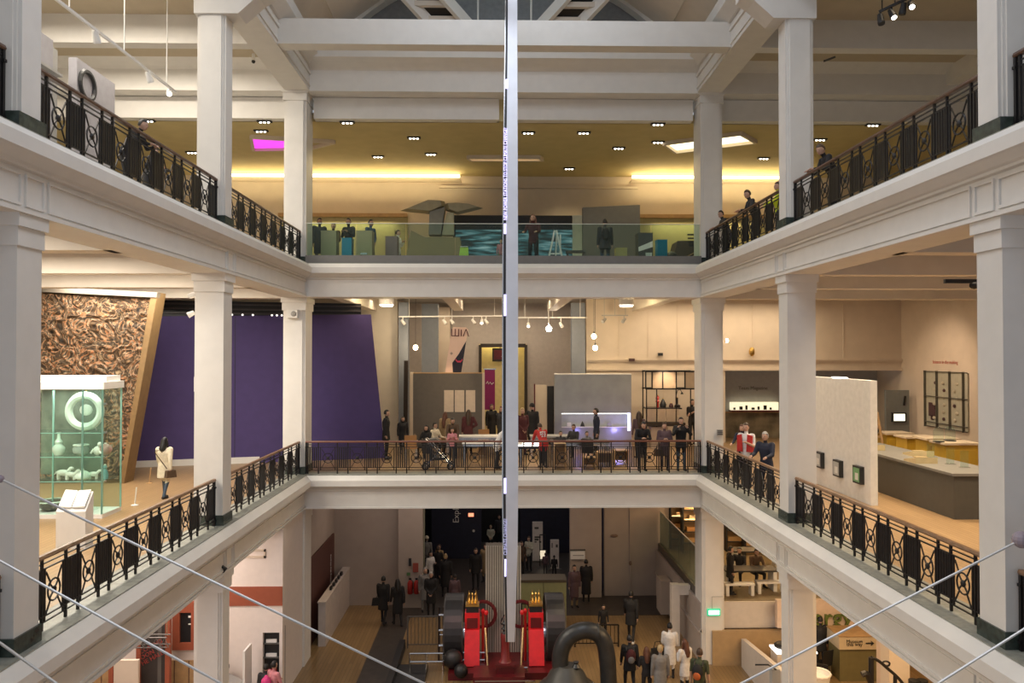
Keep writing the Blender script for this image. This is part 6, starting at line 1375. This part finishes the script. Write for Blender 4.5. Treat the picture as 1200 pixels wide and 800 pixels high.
def finish_people():
    dg = bpy.context.evaluated_depsgraph_get(); dg.update()
    for d in PEND:
        ob = d['ob']; me = bpy.data.meshes.new_from_object(ob.evaluated_get(dg)); old = ob.data; ob.modifiers.clear(); ob.data = me; bpy.data.meshes.remove(old)
        me.materials.clear()
        for m in d['mats']: me.materials.append(m)
        nF = len(me.polygons); C_ = np.zeros(nF * 3, dtype=np.float32); me.polygons.foreach_get('center', C_); C_ = C_.reshape(-1, 3)
        best = np.full(nF, 1e9); reg = np.ones(nF, dtype=np.int32)
        def seg(p0, p1, r0, r1, rg, pad=0):
            nonlocal best, reg
            p0 = np.array(p0); v = np.array(p1) - p0; L2 = max(1e-9, float(v @ v)); t = np.clip(((C_ - p0) @ v) / L2, 0, 1)
            dist = np.linalg.norm(C_ - p0 - t[:, None] * v, axis=1) - (r0 + (r1 - r0) * t) - pad
            w = dist < best; best[w] = dist[w]; reg[w] = rg
        for p0, p1, r0, r1, rg in d['prim']: seg(p0, p1, r0, r1, rg)
        a, b = d['torso']; seg(a, b, .15, .16, 1)
        if d['coat']:
            a2 = Vector((a.x, a.y, a.z)); seg(a2 - Vector((0, 0, d['coat'])), a, .20, .17, 1, .03)
        hc = np.array(d['head']); dist = np.linalg.norm((C_ - hc) / np.array([.9, 1.0, 1.2]), axis=1) - .10; w = dist < best; reg[w] = 0
        me.polygons.foreach_set('material_index', reg.astype(np.int32)); me.polygons.foreach_set('use_smooth', np.ones(nF, dtype=bool))
        # five separate fingers on each hand, rooted in the palm
        v0 = MB()
        for wr, f, pm, s in d['hands']:
            side = f.cross(Vector((0, 0, 1)))
            if side.length < .2: side = Vector((0, 1, 0))
            side.normalize(); dn = side.cross(f).normalized()
            if dn.z > 0: dn = -dn
            for q in range(4):
                o = pm - f * .015 + side * (.026 - .0173 * q); l = (.066, .074, .070, .054)[q]
                v0.tube([o, o + f * l * .5 + dn * .004, o + f * l * .85 + dn * .02, o + f * l + dn * .034], [.0095, .0088, .0078, .006], 6)
            o = wr + f * .03 + side * .02
            v0.tube([o, o + side * .03 + f * .02, o + side * .038 + f * .05 + dn * .01], [.012, .010, .007], 6)
        b = bmesh.new(); b.from_mesh(me)
        vv = [b.verts.new(p) for p in v0.v]
        for fc in v0.f:
            q = b.faces.new([vv[i] for i in fc]); q.material_index = 0; q.smooth = True
        b.to_mesh(me); b.free(); me.update()
    PEND.clear()
def fx(px, Y): return atY(px, 500, Y).x
def backpack(label, P, m, m2=None):
    """a backpack on the back of a person (top-level, at the person's place)"""
    r0 = P['root']; r = thing('backpack', label, 'backpack', r0.location, r0.rotation_euler.z); r.scale = r0.scale; T = P['T']
    c = T((0, .22, .26)); MB().ell(c, .15, .10, .22, 12, 9).build('bag', m, r, smooth=True); c2 = T((0, .30, .18)); MB().ell(c2, .10, .05, .11, 10, 7).build('pocket', m2 or m, r, smooth=True)
    for s in (-1, 1): MB().tube([T((s * .11, .16, .40)), T((s * .12, .02, .52)), T((s * .12, -.13, .42)), T((s * .13, -.05, .18))], .018, 6).build('strap', BLACK, r)
def handbag(label, loc, m, face=0, sc=1.0, strap=None):
    r = thing('handbag', label, 'bag', loc, face); MB().prism([(-.17 * sc, 0), (.17 * sc, 0), (.14 * sc, .22 * sc), (-.14 * sc, .22 * sc)], -.06, .06, 'Y').build('bag', m, r)
    MB().tube(strap or [(-.10 * sc, 0, .22 * sc), (-.06 * sc, 0, .36 * sc), (.06 * sc, 0, .36 * sc), (.10 * sc, 0, .22 * sc)], .012, 6).build('strap', m, r)
    return r
Q = PI
# ---- top gallery
person('man in a dark hooded jacket leaning far over the top left balustrade', RXL - .45, 14.4, F2, -Q / 2 + PI, 1.50, 'lean', 'black', 'charcoal', lean=36, hair='black')
person('person in a dark coat beside the leaning man on the top left gallery', RXL - .55, 15.6, F2, PI / 2, 1.2, 'rail', 'charcoal', 'black', coat=.25, lean=15, hair='brown')
person('leftmost onlooker behind the glass, in a dark green coat', fx(373.5, 26.9), 26.9, F2, .6, 1.75, 'stand', 'charcoal', 'black', coat=.3, skin=1)
person('onlooker in a brown hood with a white scarf behind the left tan plinth', fx(390, 27.6), 27.6, F2, 0, 1.70, 'front', 'brown', 'black', hair='brown', coat=.2)
person('onlooker in a black jacket with pale lapels behind the turquoise block', fx(408, 27.2), 27.2, F2, -.4, 1.80, 'phone', 'black', 'black', skin=1)
person('onlooker in a blue-grey shirt turned away behind the wider tan plinth', fx(433.5, 27.2), 27.2, F2, 1.0, 1.76, 'front', 'blue', 'green', skin=1)
person('person in a white shirt standing behind the mauve lectern plinth', fx(465.5, 28.6), 28.6, F2, 1.2, 1.62, 'phone', 'white', 'charcoal', hair='brown')
person('person in a maroon top with curly hair in front of the video wall', fx(625, 26.5), 26.5, F2, -.3, 1.84, 'rail', 'maroon', 'black', hair='auburn', long_=.12)
P = person('man with a backpack seen from behind at the grey partition', fx(709.5, 27.0), 27.0, F2, PI, 1.78, 'stand', 'charcoal', 'jeans', coat=.12, hair='black'); backpack('black backpack on the man at the grey partition', P, CLO['black'])
person('child in a pink top sitting low behind the glass by the metal blade', fx(587, 26.4), 26.4, F2, 0, .95, 'stand', 'pink', 'tan', hair='blond', child=True)
person('man in sunglasses leaning on the top right balustrade near the far corner', RXR + .6, 24.9, F2, -PI / 2, 1.75, 'lean', 'charcoal', 'black', lean=24, head=(0, 30), hair='black')
person('man in a dark shirt looking down over the top right balustrade', RXR + .58, 22.2, F2, -PI / 2, 1.84, 'lean', 'charcoal', 'charcoal', lean=20, head=(10, 20), hair='brown')
person('man in a yellow high-visibility vest on the top right gallery', RXR + .75, 20.9, F2, -PI / 2 - .3, 1.74, 'rail', 'hivis', 'charcoal', hair='brown', head=(0, 20))
person('man bending forward over the top right balustrade beside the third column', RXR + .6, 17.0, F2, -PI / 2, 1.80, 'lean', 'black', 'black', lean=28, head=(15, 25), hair='brown')
# ---- first gallery, left
P = person('woman in a cream coat and jeans walking away by the purple wall', atZ(197, 583, F1).x, 21.1, F1, PI - .15, 1.66, 'walk', 'cream', 'jeans', coat=.22, hair='black', long_=.06)
handbag('brown satchel on the hip of the woman in the cream coat', P['root'].location + V(.20, -.08, .60), CLO['brown'], .9, .85, [(-.1, 0, .24), (-.42, .05, .72), (-.2, .15, .74), (.1, .1, .25)])
# ---- first gallery, far end
person('man in black leaning with folded arms on the far rail', fx(752, 25.95), 25.95, F1, 0, 1.72, 'hug', 'black', 'black', lean=22, head=(12, 15), hair='black')
person('long-haired woman standing behind the leaning man in black', fx(749, 29.0), 29.0, F1, PI, 1.75, 'stand', 'mauve', 'black', hair='brown', long_=.3)
person('woman in a mauve coat folding her arms at the far rail', fx(778.5, 25.95), 25.95, F1, 0, 1.60, 'hug', 'mauve', 'black', coat=.28, hair='brown')
handbag('dark handbag hanging beside the woman in the mauve coat', V(fx(772, 25.85), 25.85, F1 + .5), CLO['brown'])
person('man in a black jacket holding up a camera at the far rail', fx(798, 25.95), 25.95, F1, 0, 1.78, 'camera', 'black', 'jeans', coat=.08, hair='black')
r = thing('camera', 'small black camera held up by the man at the far rail', 'camera', V(fx(796, 25.6), 25.62, F1 + 1.42)); MB().cbox((0, 0, 0), .13, .05, .09).build('body', BLACK, r); MB().tube([(0, -.03, 0), (0, -.09, 0)], .035, 10).build('lens', GREYD, r)
person('man in a dark blue top standing sideways before the silvery wall', fx(699, 29.2), 29.2, F1, -PI / 2 + .1, 1.86, 'stand', 'navy', 'charcoal', hair='black')
P = person('person in a red shirt with white print bending over the light table', fx(637, 26.65), 26.65, F1, PI + .3, 1.62, 'bend', 'red', 'black', lean=38, hair='brown', coat=.06)
m = MB()
for x, z in ((-.08, .36), (.0, .37), (.08, .35), (-.07, .27), (.02, .28), (.09, .26), (-.05, .19), (.05, .18)):
    m.mi = 0; c = P['T']((x, .145, z)); m.ell(c, .036, .012, .036, 8, 5)
m.build('white_print', CLO['white'], P['ob'])
person('person in a maroon coat standing by the tall doorway, right of the blade', fx(612, 30.0), 30.0, F1, .5, 1.82, 'front', 'maroon', 'maroon', coat=.4, hair='blond')
person('hooded person in black beside the maroon coat', fx(624, 31.0), 31.0, F1, -.6, 1.92, 'stand', 'black', 'black', coat=.3, hat='black')
person('child with cropped black hair seated at the dark table, left', fx(657, 28.9), 28.9, F1, 0, 1.38, 'sit', 'charcoal', 'black', hair='black')
person('woman with tied hair seated at the dark table, middle', fx(672.5, 29.6), 29.6, F1, -.6, 1.62, 'sit', 'charcoal', 'black', hair='brown')
person('child seated at the dark table, right, in pale top', fx(687.5, 28.9), 28.9, F1, .4, 1.36, 'sit', 'grey', 'black', hair='black')
person('barista in black working at the frame shelving', fx(811, 33.3), 33.3, F1, .4, 1.95, 'phone', 'black', 'black', hair='black', sleeves=False)
person('long-haired visitor in black leaning at the left of the seated group', fx(500, 29.4), 29.4, F1, -.5, 1.62, 'sit', 'black', 'black', hair='black', long_=.25)
person('seated visitor with cream scarf facing left in the seated group', fx(509.5, 30.1), 30.1, F1, .9, 1.66, 'sit', 'cream', 'black', hair='black')
person('long-haired woman in a tan coat standing behind the seated group', fx(521.5, 30.6), 30.6, F1, PI - .4, 1.62, 'stand', 'tan', 'brown', coat=.3, hair='auburn', long_=.35)
person('child in a pink and white shirt at the end of the white table', fx(530, 28.2), 28.2, F1, 0, 1.22, 'phone', 'pink', 'charcoal', hair='black')
person('dark-haired person bending behind the child in pink', fx(531, 29.2), 29.2, F1, 0, 1.55, 'bend', 'brown', 'black', lean=20, hair='black', coat=.1)
person('visitor in a dark maroon coat with long hair facing the pale sheets', fx(549, 30.4), 30.4, F1, PI, 1.72, 'hip', 'maroon', 'black', coat=.35, hair='brown', long_=.3)
person('man in black with a shoulder bag at the right end of the purple wall', fx(452.5, 29.0), 29.0, F1, PI / 2, 1.82, 'stand', 'black', 'black', coat=.15, hair='black')
person('person in black half hidden by the dark upright post', fx(472, 30.5), 30.5, F1, .4, 1.45, 'stand', 'black', 'black', coat=.3, hair='black', long_=.1)
person('tall person in black by the magenta banner', fx(576, 33.2), 33.2, F1, .4, 1.75, 'stand', 'black', 'black', coat=.4, hair='brown')
person('person in a brown coat walking through the tall doorway', fx(588, 31.5), 31.5, F1, -.6, 1.78, 'walk', 'charcoal', 'brown', coat=.35, hair='auburn', long_=.2)
P = person('person in a white shirt stooping at the white table beside the blade', fx(582, 26.6), 26.6, F1, PI / 2, 1.55, 'bend', 'white', 'charcoal', lean=30, hair='auburn', coat=.05)
# ---- first gallery, right
person('woman in dark blue behind the man with the red vest', RXR + .9, 24.6, F1, -PI / 2 + .9, 1.66, 'rail', 'navy', 'black', hair='auburn', long_=.2)
person('man in a red vest and white shirt at the right balustrade', RXR + .42, 22.7, F1, -PI / 2 + .9, 1.88, 'onephone', 'white', 'black', hair='brown', sleeves=False)
r = thing('red_vest', 'open red vest worn by the visitor in the white shirt', 'vest', (RXR + .42, 22.7, F1), -PI / 2 + .9); r.scale = (1.07,) * 3
for s in (-1, 1): MB().prism([(s * .05, .98), (s * .19, .98), (s * .20, 1.42), (s * .08, 1.45)], -.155, -.115, 'Y').build('front_panel', CLO['red'], r); MB().prism([(-.155, .98), (.12, .98), (.11, 1.40), (-.155, 1.42)], s * .185, s * .205, 'X').build('side_panel', CLO['red'], r)
MB().box(-.19, .19, .115, .135, .98, 1.44).build('back_panel', CLO['red'], r)
person('balding man with glasses in a dark jacket leaning on the right balustrade', RXR + .42, 21.0, F1, -PI / 2 + .8, 1.80, 'rail', 'navy', 'charcoal', coat=.1, hair='grey', lean=6)
person('man in black beside the wooden ladder stand on the right', 12.85, 26.6, F1, PI / 2, 1.82, 'phone', 'black', 'black', hair='black')
finish_people()
# ---- ground level people
def gp(label, px, pyfoot, *a, **k): 
    q = atZ(px, pyfoot, 0); return person(label, q.x, q.y, 0, *a, **k)
P = gp('person in a black coat with a pale bag strap walking away on the walkway', 449, 731, PI - .2, 1.78, 'walk', 'black', 'black', coat=.3, hair='black')
handbag('dark shoulder bag of the walker on the left walkway', P['root'].location + V(-.22, -.05, .72), CLO['black'], .1, 1.2, [(-.05, 0, .24), (.26, .1, .78), (.34, .0, .6)])
gp('person in black walking close behind on the walkway', 466, 733, PI + .3, 1.72, 'walk', 'black', 'black', coat=.35, hair='black', long_=.15)
gp('man in a black coat with clasped hands facing the hall near the fence', 505, 722, 0, 1.72, 'front', 'black', 'black', coat=.3, hair='grey')
gp('woman with blond hair in a black coat seen from behind near the fence', 522, 699, PI, 1.78, 'stand', 'black', 'black', coat=.4, hair='blond')
gp('stooping visitor in a mauve coat right of the blond woman', 533, 716, PI, 1.45, 'stand', 'mauve', 'mauve', coat=.35, hair='black')
gp('visitor in a pale coat behind the man with clasped hands', 498, 716, .3, 1.72, 'stand', 'grey', 'grey', coat=.35, hair='grey')
gp('visitor in a white shirt carrying a dark bag in the queue', 504, 690, .8, 1.62, 'onephone', 'white', 'black', hair='black')
gp('visitor in black leaning forward in the queue', 513, 684, PI, 1.64, 'phone', 'black', 'black', hair='brown')
gp('visitor in a cream cap at the head of the queue', 500, 672, PI, 1.72, 'stand', 'grey', 'black', hair='black', hat='cream')
gp('visitor carrying an orange parcel near the navy wall', 515, 678, -.6, 1.55, 'phone', 'tan', 'black', hair='brown')
gp('man in black standing alone before the navy wall', 557.5, 690, 0, 1.76, 'stand', 'black', 'black', coat=.15, hair='brown')
gp('visitor in a pale beige coat partly behind the ribbed tower', 569, 682, -.4, 1.70, 'stand', 'tan', 'black', coat=.4, hair='brown')
gp('attendant in a pale top in the dark passage', 575, 646, 0, 1.35, 'front', 'paleg', 'black', hair='blond')
gp('dim figure farther down the dark passage', 585, 640, 0, 1.65, 'stand', 'charcoal', 'black', hair='brown')
gp('couple, left: visitor in brown with a pale bag by the white totem', 611, 676, .5, 1.62, 'stand', 'brown', 'black', hair='brown')
gp('couple, right: visitor in a patterned pale jacket by the white totem', 620, 669, -.5, 1.62, 'onephone', 'paleg', 'black', hair='brown')
gp('child in black standing by the low olive barrier', 649.5, 678, PI, 1.05, 'stand', 'black', 'black', hair='black')
gp('small child in mauve beside the child in black', 639, 672, PI, .95, 'stand', 'mauve', 'charcoal', hair='brown')
gp('woman with a pale tote in a dark coat right of the barrier', 673, 711, .2, 1.68, 'stand', 'mauve', 'tan', coat=.4, hair='black')
gp('man in a long black coat right of the barrier', 687, 705, PI, 1.72, 'stand', 'black', 'black', coat=.5, hair='black')
P = gp('woman in a long black hoodie and white shoes in the pool of light', 739.5, 752, PI - .3, 1.78, 'stride', 'black', 'black', 'white', coat=.22, hair='black')
P = gp('visitor in black with a red and grey backpack at the bottom', 738, 812, PI, 1.72, 'walk', 'black', 'black', coat=.12, hair='black'); backpack('red and grey backpack on the visitor in black', P, CLO['maroon'], CLO['grey'])
P = gp('woman in a pale quilted coat with black trousers by the slender post', 785, 794, PI - .2, 1.70, 'front', 'white', 'black', coat=.38, hair='black')
handbag('black handbag on the arm of the woman in the pale coat', P['root'].location + V(-.38, 0, .62), CLO['black'], .3, 1.4)
gp('woman with auburn hair in black at the bottom edge', 758, 822, PI, 1.58, 'phone', 'black', 'black', hair='auburn', long_=.15)
gp('visitor with fair hair in a grey coat at the bottom edge', 774, 826, PI, 1.72, 'stand', 'grey', 'charcoal', coat=.3, hair='blond')
gp('woman with a ponytail in a white jacket at the bottom edge', 803, 815, PI + .5, 1.66, 'phone', 'white', 'black', coat=.2, hair='auburn', long_=.2)
P = gp('man in a green shirt with an orange backpack by the far right column', 820, 836, PI - .5, 1.82, 'stand', 'green', 'black', hair='brown', sleeves=False); backpack('black and orange backpack on the man in green', P, CLO['black'], mat('orange_cloth', (.45, .10, .02), .7))
P = gp('small attendant in black at the right of the far bar fence', 707, 748, 0, 1.2, 'stand', 'black', 'black', 'white', hair='black')
P = person('visitor in a pink top holding a bright pink bundle by the shop shelf', fx(322, 21.7), 21.7, 0, PI - .6, 1.66, 'hug', 'pink', 'charcoal', hair='black')
r = thing('bundle', 'bright pink bundle held by the visitor in the pink top', 'bag', (fx(314.5, 21.6), 21.5, 1.0)); MB().ell((0, 0, .15), .14, .12, .17, 12, 8).build('bundle', CLO['hotpink'], r, smooth=True); MB().ell((0, .02, .30), .06, .05, .05, 10, 6).build('knot', CLO['hotpink'], r, smooth=True)
person('visitor in black beside the pink-topped visitor by the shop shelf', fx(313, 21.9), 21.9, 0, PI, 1.5, 'stand', 'charcoal', 'black', coat=.3, hair='black')
person('dark-haired visitor at the bottom left under the gallery', fx(108, 20.2), 20.2, 0, 0, 1.75, 'stand', 'black', 'black', hair='black')
# mezzanine and desk
person('visitor in a dark brown top reading at the mezzanine table', fx(883, 27.5), 27.5, MZ, .2, 1.80, 'sit', 'brown', 'black', hair='black', lean=12, head=(15, 0))
person('dark visitor at the left end of the mezzanine table', fx(866, 27.7), 27.7, MZ, -.6, 1.70, 'sit', 'black', 'black', hair='black')
person('visitor standing at the left of the mezzanine, in black', fx(855, 26.4), 26.4, MZ, PI / 2, 1.62, 'stand', 'black', 'black', coat=.2, hair='black')
person('customer in black at the lit counter below the mezzanine', 9.75, 24.9, 0, .3, 1.70, 'phone', 'black', 'black', hair='brown')
person('seated visitor in black on the dark chairs by the information desk', fx(960, 24.9), 24.9, 0, PI, 1.7, 'stand', 'black', 'black', coat=.2, hair='black')
finish_people()
